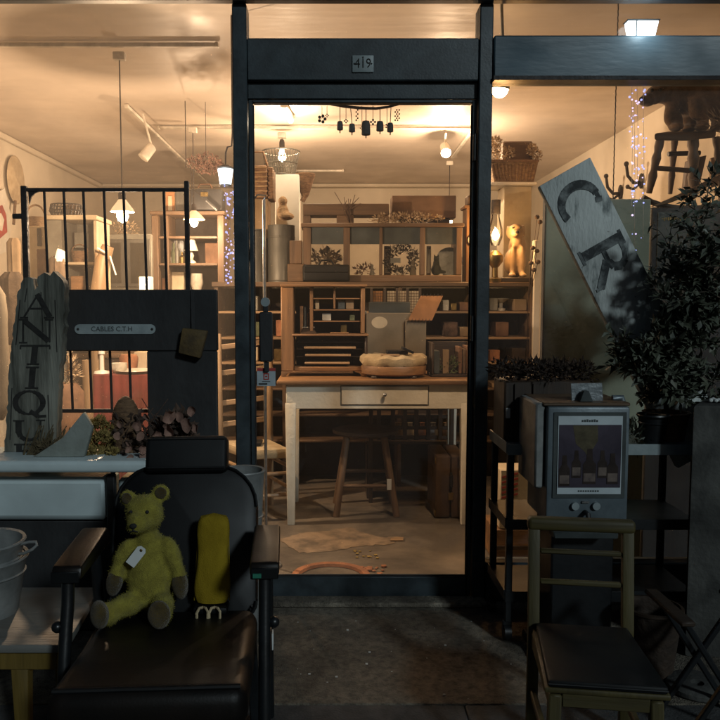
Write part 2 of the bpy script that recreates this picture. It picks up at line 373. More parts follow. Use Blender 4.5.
for dx, dz in ((-.033,0),(.033,0),(0,.024)): MB().ball((pc.x+dx, YF+.0015, pc.z+dz), .003, 8).build('screw', K['ink'], npl)
sp(MB().box(xb1, XR+.15, YF-.012, YF+.09, P(600,80,YF).z, P(600,36,YF).z, .006), 'transom_beam', K['beam'])
sp(MB().box(xb1, XR+.15, YF-.018, YF-.0125, P(600,81,YF).z, P(600,78,YF).z+.004), 'beam_drip_strip', K['rust'])
sp(MB().box(XL-.15, xa0, YF+.01, YF+.09, 0, .16, .006), 'window_sill', K['frame'])
sp(MB().box(xb1, XR+.15, YF+.01, YF+.09, 0, .16, .006), 'window_sill', K['frame'])
sp(MB().box(XL-.15, XL+.05, YF, YF+.1, 0, zt, .004), 'post', K['frame'])
sp(MB().box(XR-.05, XR+.15, YF, YF+.1, 0, zt, .004), 'post', K['frame'])
# a step strip below the door
sp(MB().box(xa1-.05, xb0+.05, YF-.06, YF+.02, .002, .022, .006), 'threshold', K['pave'])
g = .055
sp(MB().box(XL+.05, xa0, YF+g, YF+g+.006, .16, zt+.054), 'window_pane', K['glassleft'], smooth=False)
sp(MB().box(xb1, XR-.05, YF+g, YF+g+.006, .16, P(600,80,YF).z), 'window_pane', K['glass'], smooth=False)
sp(MB().box(xb1, XR-.05, YF+g, YF+g+.006, P(600,36,YF).z, zt+.054), 'transom_pane', K['glass'], smooth=False)
sp(MB().box(xa1, xb0, YF+g, YF+g+.006, zs[37], zt+.054), 'transom_pane', K['glass'], smooth=False)
# door
dz0, dz1 = P(331,601,YF).z+.004, P(331,99,YF+.03).z-.002
door = MB().box(xa1+.002, xa1+.018, YF+.03, YF+.07, dz0, dz1, .003).box(xb0-.018, xb0-.002, YF+.03, YF+.07, dz0, dz1, .003)
door.box(xa1+.018, xb0-.018, YF+.03, YF+.07, dz0, P(331,577,YF+.03).z, .003).box(xa1+.018, xb0-.018, YF+.03, YF+.07, dz1-.012, dz1, .003)
door = sp(door, 'door', K['frame'])
MB().box(xa1+.018, xb0-.018, YF+.048, YF+.054, P(331,577,YF+.03).z, dz1-.012).build('door_pane', K['glass'], door, smooth=False)
h = MB(); h.px(259, 312, 272.5, 362, YF+.02, .022, .006); h.px(263, 305, 268, 312, YF+.03, .012, .002); h.px(264, 362, 269, 372, YF+.03, .012, .002)
h.build('handle', K['darkpanel'], door)
for hz_ in (.35, 1.05, 1.75): MB().tube([(xb0-.010, YF+.024, hz_), (xb0-.010, YF+.024, hz_+.10)], .007, 10).build('hinge', K['black'], door)
for e0, e1, f0, f1 in ((xa1+.018, xa1+.023, P(331,577,YF+.03).z+.006, dz1-.018), (xb0-.023, xb0-.018, P(331,577,YF+.03).z+.006, dz1-.018)): MB().box(e0, e1, YF+.041, YF+.047, f0, f1, .001).build('glazing_bead', K['rust'], door)
MB().box(xa1+.019, xb0-.019, YF+.041, YF+.047, P(331,577,YF+.03).z+.0005, P(331,577,YF+.03).z+.0055, .001).build('glazing_bead', K['rust'], door)
bc = P(265.5, 302, YF+.04)
MB().tube([bc, bc+V(0,-.012,0)], .018, 20).build('lock_badge', K['plate'], door)
x0, x1, z0, z1 = R4(257, 368, 275.5, 386, YF+.044)
st = MB().box(x0, x1, YF+.044, YF+.046, z0, z1).build('sticker', K['paperblue'], door, smooth=False)
MB().box(x0, x1, YF+.0425, YF+.0435, z1-.012, z1).build('sticker_band', K['redp'], st, smooth=False)
cxs = (x0+x1)/2
mk = MB()
for a, b, c, d in ((-.011,.011,.012,.016),(-.011,-.007,-.006,.012),(.007,.011,-.006,.012),(-.011,.011,-.010,-.006),(-.004,.004,.001,.006)):
    mk.box(cxs+a, cxs+b, YF+.0425, YF+.0435, (z0+z1)/2+c-.001, (z0+z1)/2+d-.001)
mk.build('sticker_mark', K['redp'], st, smooth=False)
mk = MB()
mk.box(cxs-.016, cxs+.016, YF+.0425, YF+.0435, z0+.017, z0+.019).box(cxs-.03, cxs+.004, YF+.0425, YF+.0435, z0+.006, z0+.011)
mk.build('sticker_print', K['ink'], st, smooth=False)

# ------------------------------------------------------------------ street side, left
# arm chair
ac = thing('armchair', 'black leather armchair with headrest and worn arm pads, teddy bear sitting in it', 'armchair', (-.39, 1.75, 0), math.radians(3.3))
def A(mb, n, m, par=ac, **k): return mb.build(n, m, par, local=True, **k)
tilt = Matrix.Translation((0, 0, .38)) @ Matrix.Rotation(math.radians(-5), 4, 'X')
sb = MB(); sb.box(-.205, .205, -.27, .26, -.08, .015, .035, tilt, 4)
seat = A(sb, 'seat', K['oldleather'])
pp = MB()
pp.tube([tilt @ V(x, y, .012) for x, y in ((-.19,-.255),(.19,-.255))], .006, 8); A(pp, 'piping', K['leather'], seat)
A(MB().box(-.20, .20, -.262, -.235, .06, .325, .02, seg=3), 'front_apron', K['leather'])
bt = Matrix.Translation((0, .27, .33)) @ Matrix.Rotation(math.radians(-19), 4, 'X')
def rrect(w, h, r, n=6):
    pts = []
    for cx, cz, a0 in ((w/2-r, h-r, 0), (-w/2+r, h-r, 90), (-w/2+r*.4, r*.4, 180), (w/2-r*.4, r*.4, 270)):
        rr = r if a0 < 180 else r*.4
        for i in range(n+1): a = math.radians(a0+90*i/n); pts.append(V(cx+rr*math.cos(a), 0, cz+rr*math.sin(a)))
    return pts
bk = MB(); bk.prism([bt @ p for p in rrect(.405, .43, .12)], bt.to_3x3() @ V(0, .075, 0), .018)
back = A(bk, 'backrest', K['leather'])
bt2 = bt @ Matrix.Translation((0, .0, .405))
hd = MB().box(-.116, .116, -.03, .045, .0, .105, .014, bt2, 4); hr = A(hd, 'headrest', K['leather'])
A(MB().tube([bt2 @ V(x, -.031, z) for x, z in ((-.108,.012),(.108,.012))], .003, 6).tube([bt2 @ V(x, -.031, z) for x, z in ((-.108,.094),(.108,.094))], .003, 6), 'headrest_piping', K['leather'], hr)
pq = [bt @ (p*.985+V(0,-.001,.003)) for p in rrect(.405, .43, .12)]; A(MB().tube(pq, .0045, 6, False), 'backrest_piping', K['leather'], back)
for sx in (-.07, .07): A(MB().tube([bt2 @ V(sx,.05,-.1), bt2 @ V(sx,.03,.02)], .008), 'headrest_post', K['tube'])
for s in (-1, 1):
    arm = MB(); x = s*.232
    pr = [(0.0, .552), (.03, .548), (.30, .545), (.31, .56), (.28, .595), (.12, .588), (.01, .582)]
    arm.prism([V(x-.035, y, z) for y, z in pr], V(.07, 0, 0), .007); ao = A(arm, 'armrest', K['oldleather'])
    A(MB().box(x-.033, x+.033, -.006, -.001, .546, .574, .003), 'armrest_front', K['leather'], ao)
    fr = MB()
    fr.tube([(x, .02, .545), (x, .012, .49), (x*1.0, -.02, .40), (x, -.06, .22), (x, -.09, .0)], .015, 10)
    fr.tube([(x, .27, .545), (x, .30, .40), (x, .33, .2), (x, .37, .0)], .015, 10)
    fr.tube([(x, -.045, .30), (x, .31, .30)], .012, 8)
    A(fr, 'arm_frame', K['tube'])
    A(MB().ball((x+s*.022, .0, .44), .014, 10), 'knob', K['tube'])
    A(MB().bar((x*.8, -.2, .3), (x*.85, -.24, .0), .03, .03, .004), 'leg', K['tube']); A(MB().bar((x*.8, .24, .3), (x*.85, .30, .0), .03, .03, .004), 'leg', K['tube'])
A(MB().box(.248, .252, .02, .05, .36, .40, .001), 'price_tag', K['card'])
A(MB().box(.205, .225, -.012, -.0075, .552, .562), 'green_tape', mat('green_tape', (.03,.25,.16), rough=.5))

# teddy bear
tb = P(150, 615, 1.97)
bear = thing('teddy_bear', 'old golden teddy bear with white tag sitting in the black armchair', 'teddy bear', (tb.x, 1.97, .385))
D = Matrix.Rotation
def rot(ax, d): return Matrix.Rotation(math.radians(d), 4, ax)
body = soft([
    ((0,.0,.085), (.060,.050,.090)), ((0,.01,.155), (.050,.042,.06)), ((-.002,.0,.20), (.03,.03,.03)),
    ((-.008,-.004,.262), (.05,.046,.052)), ((-.014,-.042,.25), (.031,.034,.030)), ((-.017,-.062,.245), (.022,.020,.020)),
    ((-.052,.004,.30), (.023,.012,.026), 14, rot('Y', -25)), ((.034,.004,.315), (.026,.012,.026), 14, rot('Y', 25)),
    ((-.062,-.012,.155), (.023,.022,.05), 14, rot('Y', 28)), ((-.082,-.02,.10), (.02,.02,.045), 14, rot('Y', 12)),
    ((.062,-.004,.15), (.024,.024,.055), 14, rot('Y', -18)), ((.082,-.012,.09), (.02,.022,.052), 14, rot('Y', -6)),
    ((-.045,-.05,.035), (.03,.06,.03), 14, rot('Z', -38)), ((-.085,-.095,.028), (.028,.04,.03), 14, rot('Z', -50)),
    ((.045,-.05,.035), (.03,.06,.03), 14, rot('Z', 12)), ((.052,-.10,.03), (.028,.035,.032)),
], .0055, 5)
bo = body.build('body', K['plush'], bear, local=True)
fz = MB(); rz = random.Random(6); me_ = bo.data
for pl__ in me_.polygons:
    for _ in range(1):
        c_ = pl__.center+V(rz.gauss(0,.0016), rz.gauss(0,.0016), rz.gauss(0,.0016)); n_ = (pl__.normal+V(rz.gauss(0,.45), rz.gauss(0,.45), rz.gauss(-.25,.45))).normalized()
        sd_ = n_.orthogonal().normalized()*.0005; va = [fz.bm.verts.new(q) for q in (c_-n_*.001-sd_, c_-n_*.001+sd_, c_+n_*rz.uniform(.002,.0052))]; fz.bm.faces.new(va)
fz.build('mohair', K['plush'], bo, local=True, smooth=False, kind='stuff')

def B(mb, n, m): return mb.build(n, m, bear, local=True)
for sx in (-1, 1): B(MB().ball((-.012+sx*.021, -.047, .278), .0048, 10), 'eye', K['ink'])
B(MB().ball((-.018,-.083,.252), (.0095,.005,.007), 10), 'nose', K['ink'])
B(MB().tube([(-.018,-.0835,.249), (-.018,-.083,.240), (-.028,-.078,.235)], .0018, 6).tube([(-.018,-.083,.240), (-.008,-.078,.235)], .0018, 6), 'mouth', K['ink'])
B(MB().ball((-.086,-.022,.085), (.0215,.0215,.04), 14, rot('Y', 12)), 'paw', K['paw']); B(MB().ball((.084,-.014,.076), (.0215,.0235,.042), 14, rot('Y', -6)), 'paw', K['paw'])
B(MB().ball((-.098,-.118,.036), (.032,.022,.036), 14, rot('Z', -50)), 'foot_pad', K['paw']); B(MB().ball((.053,-.124,.038), (.029,.015,.037), 14), 'foot_pad', K['paw'])
B(MB().ball((-.053,-.008,.303), (.014,.006,.016), 10, rot('Y', -25)), 'inner_ear', K['paw']); B(MB().ball((.036,-.008,.318), (.016,.006,.016), 10, rot('Y', 25)), 'inner_ear', K['paw'])
tm = Matrix.Translation((-.018,-.058,.165)) @ rot('Y', 38) @ rot('X', -8)
tg = B(MB().prism([tm @ V(*p) for p in ((-.013,0,-.027),(.013,0,-.027),(.013,0,.021),(.007,0,.028),(-.007,0,.028),(-.013,0,.021))], tm.to_3x3() @ V(0,.002,0)), 'tag', K['card'])
MB().ball(tm @ V(0,-.0012,.019), (.004,.0012,.004), 8).build('tag_eyelet', K['brass'], tg, local=True)
# yellow cushion
cu = P(212, 606, 1.99)
ycm = MB(); rings = []; nz = 26; na = 36; rc = random.Random(77)
for i in range(nz+1):
    t = i/nz; zz = .002+.236*t; e = min(1, (1-abs(2*t-1)**7)**.5+.001)
    w = (.0475-.007*t+.003*math.sin(t*9))*e**.45; d_ = .028*e**.6*(1-.2*t)
    ring = []
    for k in range(na):
        an = 2*PI*k/na; cx_, cy_ = math.cos(an), math.sin(an)
        p_ = V(w*math.copysign(abs(cx_)**.6, cx_), d_*math.copysign(abs(cy_)**.8, cy_)+.05*t, zz)
        p_ += V(0, 1, 0)*.0035*noise.noise(p_*28)+V(0,1,0)*.0022*noise.noise(V(p_.x*90, 1, p_.z*14))
        ring.append(ycm.bm.verts.new(p_))
    rings.append(ring)
for A_, B_ in zip(rings, rings[1:]):
    for k in range(na): ycm.bm.faces.new((A_[k], A_[(k+1)%na], B_[(k+1)%na], B_[k]))
ycm.bm.faces.new(rings[0][::-1]); ycm.bm.faces.new(rings[-1])
yel = thing('cushion', 'plain yellow upright cotton cushion with pale cord bows beside the teddy bear', 'cushion', (cu.x, 1.99, .39), 0)
ycm.build('cover', K['yellow'], yel, local=True)
sm_ = MB(); sm_.tube([V(sx_*(.0475-.007*t)*1.0, .05*t, .012+.22*t) for sx_ in (1,) for t in [k/10 for k in range(10)]], .0012, 6); sm_.build('seam', K['yellow'], yel, local=True)
MB().tube([V(-(.0475-.007*t), .05*t, .012+.22*t) for t in [k/10 for k in range(10)]], .0012, 6).build('seam', K['yellow'], yel, local=True)
MB().box(-.045, .045, -.036, .02, -.012, .006, .006, seg=2).build('dark_base', K['leather'], yel, local=True)
for x_ in (-.018, .014): MB().tube([(x_,-.036,.008),(x_-.008,-.046,.010),(x_-.013,-.056,.0),(x_-.011,-.066,-.018)], .0038, 6).tube([(x_+.001,-.036,.008),(x_+.009,-.048,.011),(x_+.016,-.055,.004),(x_+.017,-.066,-.012)], .0034, 6).build('cord_bow', K['cream'], yel, local=True)

# low table with pails
z = .35
t0 = Pz(100, 587, z); t1 = Pz(66, 645, z); yb, yf = t0.y, t1.y
lt = thing('low_table', 'low table with scrubbed grey top and yellow pine legs at far left', 'table', ((t0.x-1.3)/2, (yb+yf)/2, 0))
MB().prism([V(-1.32,yf,z-.022), V(t1.x,yf,z-.022), V(t0.x,yb,z-.022), V(-1.32,yb,z-.022)], V(0,0,.022), .004).build('tabletop', K['topgrey'], lt)
MB().box(-1.30, t1.x-.03, yf+.02, yf+.04, z-.075, z-.024, .003).box(-1.30, t1.x-.03, yb-.05, yb-.03, z-.075, z-.024, .003).build('apron', K['yellowleg'], lt)
lx = P(22, 690, yf+.04).x
for x, y in ((lx, yf+.045), (-1.27, yf+.045), (lx, yb-.06), (-1.27, yb-.06)):
    MB().prism([V(x-.022,y-.018,z-.075), V(x+.022,y-.018,z-.075), V(x+.014,y-.018,0), V(x-.012,y-.018,0)], V(0,.036,0), .003).build('leg', K['yellowleg'], lt)
def pail(name, label, c, r, hgt, taper=.78, handle=True, group=None, m='zinc', cat='bucket'):
    b = thing(name, label, cat, c, 0, group)
    r0 = r*taper
    pr = [(0,.006),(r0-.004,.006),(r-.004,hgt-.004),(r-.004,hgt),(r+.004,hgt+.003),(r+.006,hgt-.002),(r+.003,hgt-.008),(r*.985,hgt*.9),(r0,0),(0,0)]
    MB().lathe(c, pr, 40).build('body', K[m], b)
    MB().lathe(Vector(c)+V(0,0,hgt*.72), [(r0+(r-r0)*.72+.001,-.004),(r0+(r-r0)*.72+.005,0),(r0+(r-r0)*.72+.001,.004)], 40).build('band', K[m], b)
    if handle:
        for s in (1, -1):
            q = Vector(c)+V(s*(r+.001), -.01, hgt-.012)
            MB().tube([q+V(-s*.002,-.004,-.020), q+V(s*.016,-.008,-.016), q+V(s*.036,-.008,-.006), q+V(s*.047,-.004,.004), q+V(s*.042,.004,.011), q+V(s*.022,.006,.010), q+V(-s*.002,.004,.004)], .0042, 8).build('handle', K[m], b)
    return b
bx = P(-19, 560, 2.04).x
pail('bucket', 'lower galvanised bucket on the low table, another nested in it', (bx, 2.04, z), .118, .155, handle=False)
pail('bucket', 'upper galvanised bucket with loop handle, nested inside the lower one', (bx, 2.04, z+.035), .112, .165, handle=True)

# white enamel trough
en = thing('enamel_trough', 'long white enamel trough cabinet with overhanging rim under the driftwood sign', 'trough', (P(40,500,2.7).x, 2.7, 0))
ze = P(70, 460, 2.6).z
x1 = P(150, 465, 2.6).x
MB().box(-1.9, x1, 2.58, 2.85, ze-.042, ze, .014, seg=3).build('rim', K['enamel'], en)
MB().px(-220, 478, 107, 521, 2.66, .18, .02).build('basin', K['enamel'], en)
MB().px(118, 478, 146, 515, 2.70, .14, .012).build('side_cabinet', K['enamel'], en)
MB().px(107.5, 475, 116, 640, 2.64, .03, .004, z0=0).build('leg', K['black'], en); MB().px(-200, 475, -190, 640, 2.64, .03, .004, z0=0).build('leg', K['black'], en)
MB().box(-1.85, P(116,500,2.66).x, 2.70, 2.84, 0, .42, .01).build('base_cabinet', K['darkpanel'], en)
# driftwood sign
Ys = 2.74
out = [(4,462),(6,420),(9,370),(13,330),(17,300),(21,283),(24,279),(29,277),(33,279),(34,290),(36,286),(38,276),(44,273),(50,275),(54,271),(60,276),(65,286),(64,310),(62,345),(59,380),(57,420),(56,462)]
rdw = random.Random(12); o2 = []
for i, (u, v) in enumerate(out):
    u2, v2 = out[(i+1) % len(out)]; k = max(1, int(math.hypot(u2-u, v2-v)/4))
    for j in range(k): t = j/k; o2.append((u+(u2-u)*t+rdw.gauss(0,.55), v+(v2-v)*t+rdw.gauss(0,.55)))
pts = [P(u, v, Ys) for u, v in o2]
ds = thing('driftwood_sign', 'tall driftwood board lettered ANTIQUE, standing on the white trough', 'sign', (P(31,460,Ys).x, Ys, ze))
for p in pts: p.z = max(p.z, ze+.001)
mbs = MB(); mbs.prism(pts, V(0,.05,0)); mbs.build('board', K['drift'], ds)
for i_, (u_, v_, u2_, v2_) in enumerate(((41,292,43,332),(27,288,25,302),(55,300,57,352),(12,388,10,440),(48,395,50,455),(20,300,16,345))): MB().bar(P(u_,v_,Ys-.0005), P(u2_,v2_,Ys-.0005), .003, .002).build('crack', K['ink'], ds)
def q4(mb, u0, v0, u1, v1, w, Y, dep=.002):
    a = Vector((u0, v0)); b = Vector((u1, v1)); n = Vector((-(b-a).y, (b-a).x)).normalized()*w/2
    mb.prism([P(*(a+n), Y), P(*(b+n), Y), P(*(b-n), Y), P(*(a-n), Y)], V(0, dep, 0))
def stroke_letters():
    L = {}
    L['A'] = [(24,317,38,294,1.8),(37,294,50,317,5),(29,308.5,45,308.5,1.6),(20,317.5,28,317.5,1.3),(44,317.5,54,317.5,1.3)]
    L['N'] = [(23,320,23,342,1.7),(49.5,320,49.5,342,1.7),(24,320.5,48.5,341,5),(19,319.5,28,319.5,1.3),(45,319.5,53,319.5,1.3),(19,342.5,27,342.5,1.3)]
    L['T'] = [(20,345.7,50,345.7,1.8),(35,346.5,33.3,363.5,6),(20.3,346,20.3,349,1.3),(49.7,346,49.7,349,1.3),(27,364,39,364,1.3)]
    L['I'] = [(32.7,368,31.3,387,6),(26,367.3,39,367.3,1.4),(25,388,38,388,1.4)]
    L['Q'] = [(30,411,38,416.5,4),(38,416.5,46,416,2.6)]
    for k in range(20):
        a0, a1 = k*PI/10, (k+1)*PI/10+.04; am = (a0+a1)/2
        L['Q'].append((29+14*math.cos(a0), 402.5+11.5*math.sin(a0), 29+14*math.cos(a1), 402.5+11.5*math.sin(a1), 1.5+4*abs(math.cos(am))**1.5))
    L['U'] = [(18.3,421,18.5,433,6),(40.5,420.5,40,431,1.8),(13,420.8,24,420.8,1.3),(36,420.3,45,420.3,1.3)]
    pu = [(18.5,432),(20.5,436.5),(25,439.5),(31,440),(36.5,437),(40,431)]
    for i, (a, b) in enumerate(zip(pu, pu[1:])): L['U'].append((*a, *b, (5,4,3,2.5,2)[i]))
    L['E'] = [(19,445,19,458,5.5),(14,444.5,38,444.5,1.5),(20,451,33,451,1.5),(14,458,40,458,1.5),(38,444,38,448,1.5)]
    return L
for ch, ss in stroke_letters().items():
    m = MB()
    for i, (a, b, c, d, w) in enumerate(ss): q4(m, a, b, c, d, w, Ys-.0022-.00012*i)
    m.build('letter', K['ink'], ds, smooth=False)
# charcoal board
Yp = 2.86
dp = thing('charcoal_board', 'large charcoal wooden surround with square opening, propped behind the trough', 'board', (P(141,460,Yp).x, Yp, 0))
o = [(65,462),(65,291),(216.5,289),(217,462),(147.5,462),(147.5,351),(61.5,351),(61.5,462)]
def qp(u0, v0, u1, v1): 
    x0, x1, za, zb = R4(u0, v0, u1, v1, Yp); return x0, x1, za, zb
x0, x1, za, zb = R4(50, 289.5, 217, 351, Yp); MB().box(x0, x1, Yp, Yp+.035, za, zb, .004).build('top_board', K['darkpanel'], dp)
xa, xb = P(147.5,400,Yp).x, P(217,400,Yp).x; MB().box(xa, xb, Yp+.001, Yp+.034, 0, za-.001, .004).build('side_board', K['darkpanel'], dp)
xa_, xb_ = P(30,400,Yp).x, P(58,400,Yp).x; MB().box(xa_, xb_, Yp+.001, Yp+.034, 0, za-.001, .004).build('side_board', K['darkpanel'], dp)
x0, x1, z0, z1 = R4(74.5, 324.3, 155.5, 334, Yp-.005)
pp = []
for cx, a0 in ((x1-(z1-z0)/2, -90), (x0+(z1-z0)/2, 90)):
    for i in range(9): a = math.radians(a0+22.5*i); pp.append(V(cx+(z1-z0)/2*math.cos(a), Yp-.005, (z0+z1)/2+(z1-z0)/2*math.sin(a)))
plq = MB().prism(pp, V(0,.0045,0)).build('name_plate', K['plate'], dp, smooth=False)
lettering('CABLES C.T.H', .026, Matrix.Translation(((x0+x1)/2-.012, Yp-.0058, (z0+z1)/2)) @ FACE, sx=.98).build('lettering', K['bluegrey'], plq)
for x in (x0+.013, x1-.013): MB().ball((x, Yp-.006, (z0+z1)/2), (.005,.0025,.005), 10).build('screw', K['ink'], plq)
# cowbell
cb = thing('cowbell', 'small rusty square cowbell hanging on the charcoal board', 'bell', (P(193,345,Yp-.03).x, Yp-.03, P(193,358,Yp).z))
a, b, c_, d = P(182,328,Yp-.045), P(207,331,Yp-.045), P(200,358.5,Yp-.045), P(178,353,Yp-.045)
MB().prism([a, b, c_, d], V(0,.042,0), .005).build('body', K['cork'], cb)
top = P(193,285,Yp-.02)
MB().bar(P(193.5,329,Yp-.012), P(192.5,289.5,Yp-.004), .014, .003).build('strap', K['darkpanel'], cb)
# iron headboard in front of the window
Yi = 2.925
ib = thing('iron_railing', 'black iron bar railing standing against the left window', 'railing', (P(105,300,Yi).x, Yi, 0))
zt_ = P(0,188,Yi).z; zb_ = P(0,409,Yi).z
for uu, ut, w in ((25.5,186,.022),(187,181,.017)):
    x = P(uu+.6,260,Yi).x
    MB().box(x-w/2, x+w/2, Yi-.01, Yi+.012, .0, P(0,ut,Yi).z, .003).build('post', K['rust'], ib)
xl, xr = P(26,200,Yi).x, P(187,200,Yi).x
MB().box(xl, xr, Yi-.006, Yi+.008, zt_-.014, zt_, .002).build('top_rail', K['rust'], ib)
MB().box(xl, xr, Yi-.006, Yi+.008, zb_-.014, zb_, .002).build('bottom_rail', K['rust'], ib)
for u in (45.5,65,84.5,105,124.5,144.5,164.5):
    x = P(u,230,Yi).x; MB().tube([(x-.001,Yi,zt_-.012),(x+.012,Yi,zb_-.002)], .0052, 8).build('bar', K['rust'], ib)
MB().px(12, 213.5, 25, 218.5, Yi-.008, .016, .002).build('latch', K['rust'], ib)
MB().prism([P(28,190.5,Yi-.004), P(42,190.5,Yi-.004), P(35,193,Yi-.004), P(31,197,Yi-.004), P(29,205,Yi-.004)], V(0,.008,0)).build('corner_bracket', K['rust'], ib)

# dried plants on the trough
def scatter(mb, c, r, n, L, w, rng, up=.4, shell=False):
    c = Vector(c)
    for i in range(n):
        d = V(rng.gauss(0,1), rng.gauss(0,1), rng.gauss(0,1)).normalized()
        k = rng.random()**.4 if not shell else rng.uniform(.8,1)
        p = c+V(d.x*r[0]*k, d.y*r[1]*k, d.z*r[2]*k)
        dr = (d+V(rng.gauss(0,.5), rng.gauss(0,.5), up+rng.gauss(0,.5))).normalized()
        mb.leaf(p, dr, V(rng.gauss(0,1), rng.gauss(0,1), rng.gauss(0,1)), L*rng.uniform(.6,1.3), w*rng.uniform(.6,1.3))
rng = random.Random(5)
def stems(mb, c, top, n, r, rng, rad=.0015):
    for i in range(n):
        e = Vector(top)+V(rng.gauss(0,r), rng.gauss(0,r*.5), rng.gauss(0,r*.6)); m_ = (Vector(c)+e)/2+V(rng.gauss(0,r*.25),0,0)
        mb.tube([Vector(c)+V(rng.gauss(0,.008),rng.gauss(0,.006),0), m_, e], rad, 5)
c = P(101,440,2.70); fy = thing('dried_flowers', 'bunch of dry yellow flower heads behind the pale slate', 'dried flowers', (c.x, c.y, ze))
m = MB(); 
for (u, v, r) in ((92,425,.016),(100,422,.018),(108,428,.018),(94,438,.018),(103,436,.02),(111,440,.018),(97,450,.02),(106,451,.02),(113,452,.015),(90,452,.016)):
    scatter(m, P(u, v, 2.68+rng.random()*.05), (r,r,r), 150, .015, .010, rng)
m.build('flower_head', K['dryyellow'], fy)
m = MB(); stems(m, (c.x, c.y, ze), P(101,436,2.70), 14, .03, rng); m.build('stem', K['dryyellow'], fy)
c = P(150,440,2.72); fb = thing('dried_leaves', 'tangle of dry brown leaves and twigs behind the armchair headrest', 'dried leaves', (c.x, c.y, ze))
m = MB()
for (u, v, r) in ((122,440,.04),(135,450,.045),(128,425,.035),(150,440,.05),(165,430,.045),(178,425,.04),(155,455,.045),(185,440,.035),(117,455,.035)):
    scatter(m, P(u, v, 2.68+rng.random()*.09), (r,r*.7,r), 75, .042, .024, rng)
m.build('leaf_mass', K['drybrown'], fb)
m = MB(); 
for i in range(22):
    a = P(rng.uniform(115,190), 458, 2.72); b = P(rng.uniform(115,195), rng.uniform(398,430), 2.68+rng.random()*.08); m.tube([a, (a+b)/2+V(rng.gauss(0,.02),0,0), b], .0016, 5)
m.build('twig', K['drybrown'], fb)
for (u, v, L) in ((164,414,.07),(176,428,.075),(188,424,.07),(158,434,.055),(191,408,.05),(133,440,.04),(128,452,.035),(121,420,.035),(148,452,.045),(171,442,.05),(184,438,.05),(141,422,.05),(150,412,.04),(118,432,.04),(143,446,.045),(160,448,.05),(195,425,.045),(180,414,.05),(126,444,.04),(138,432,.045)):
    p = P(u, v+8, 2.64); mm = MB(); mm.roundleaf(p, V(rng.gauss(0,.6),-.1,1), V(rng.gauss(0,.7),-1,rng.gauss(.2,.5)), L*.40, rng, rng.uniform(.3,1.1)); mm.build('broad_leaf', K['drypink'], fb, label='broad pinkish dry leaf')
bs = P(126,416,2.75); mb = MB()
mb.lathe((bs.x, bs.y, P(0,418,2.75).z), [(.052,-.02),(.05,.01),(.042,.04),(.028,.065),(.008,.08),(0,.081)], 28, 1, .8)
wb = thing('cone_basket', 'brown cone shaped basket upturned among the dry leaves', 'basket', (bs.x, bs.y, ze))
mb.build('cone', K['wicker'], wb); MB().lathe((bs.x, bs.y, ze), [(.0,.0),(.045,.0),(.05,.02),(.05,P(0,418,2.75).z-.02-ze)], 24, 1, .8).build('base', K['wicker'], wb)
m = MB(); r2 = random.Random(8)
for i in range(70):
    a = P(r2.uniform(22,62), 458, 2.69); m.tube([a, a+V(r2.uniform(.01,.08), r2.uniform(-.02,.02), r2.uniform(.02,.12))], .0018, 4)
scatter(m, P(48,450,2.70), (.07,.03,.03), 90, .03, .008, r2)
m.solo('dry_grass', K['grassdry'], 'small tuft of dry grass at the foot of the driftwood sign', 'dry grass')
a = [P(*q, 2.645) for q in ((33,463),(62,438),(83,412.5),(92,428),(84,462))]
for q in a: q.z = max(q.z, ze+.001)
MB().prism(a, V(.0,.03,.0), .004).solo('slate', K['slate'], 'pale triangular stone slab leaning on the white trough', 'stone')
pb = P(243, 480, 2.72)
pail('bin', 'tall galvanised bin behind the right side of the armchair', (pb.x, 2.72, 0), .075, P(0,470,2.72).z, .7, handle=False, cat='bin')

# ------------------------------------------------------------------ street side, right
# child's chair
cc = thing('child_chair', 'small olive varnished wooden chair with black padded seat', 'chair', (.668, 1.88, 0), math.radians(-8))
def CH(mb, n, m, par=cc, **k): return mb.build(n, m, par, local=True, **k)
for s in (-1, 1):
    x = s*.126
    pr = [(.165,0),(.19,0),(.185,.3),(.215,.585),(.19,.59),(.16,.3)]
    CH(MB().prism([V(x-.0155, y, z) for y, z in pr], V(.031,0,0), .004), 'back_post', K['childwood'])
    CH(MB().bar((s*.115,-.15,.275), (s*.122,-.165,0), .03, .03, .004), 'front_leg', K['childwood'])
    CH(MB().bar((s*.12,-.14,.265), (s*.122,.165,.265), .02, .045, .003), 'side_rail', K['childwood'])
    CH(MB().bar((s*.12,-.15,.11), (s*.125,.165,.11), .016, .022, .003), 'stretcher', K['childwood'])
CH(MB().box(-.145, .145, .183, .222, .565, .602, .012, seg=3), 'top_rail', K['childwoodx'])
CH(MB().box(-.11, .11, .186, .202, .50, .514, .004), 'cross_rail', K['childwoodx'])
CH(MB().box(-.11, .11, .178, .194, .415, .43, .004), 'cross_rail', K['childwoodx'])
CH(MB().box(-.1, .1, -.163, -.145, .245, .285, .003), 'front_rail', K['childwoodx'])
CH(MB().prism([V(-.142,-.175,.284), V(.142,-.175,.284), V(.13,.17,.284), V(-.13,.17,.284)], V(0,0,.014), .004), 'seat_frame', K['childwood'])
st_ = CH(MB().prism([V(-.136,-.178,.298), V(.136,-.178,.298), V(.122,.155,.298), V(-.122,.155,.298)], V(0,0,.02), .008), 'seat_pad', K['leather'])
CH(MB().tube([(-.134,-.179,.309),(.134,-.179,.309)], .0025, 6), 'seat_piping', K['leather'], st_)

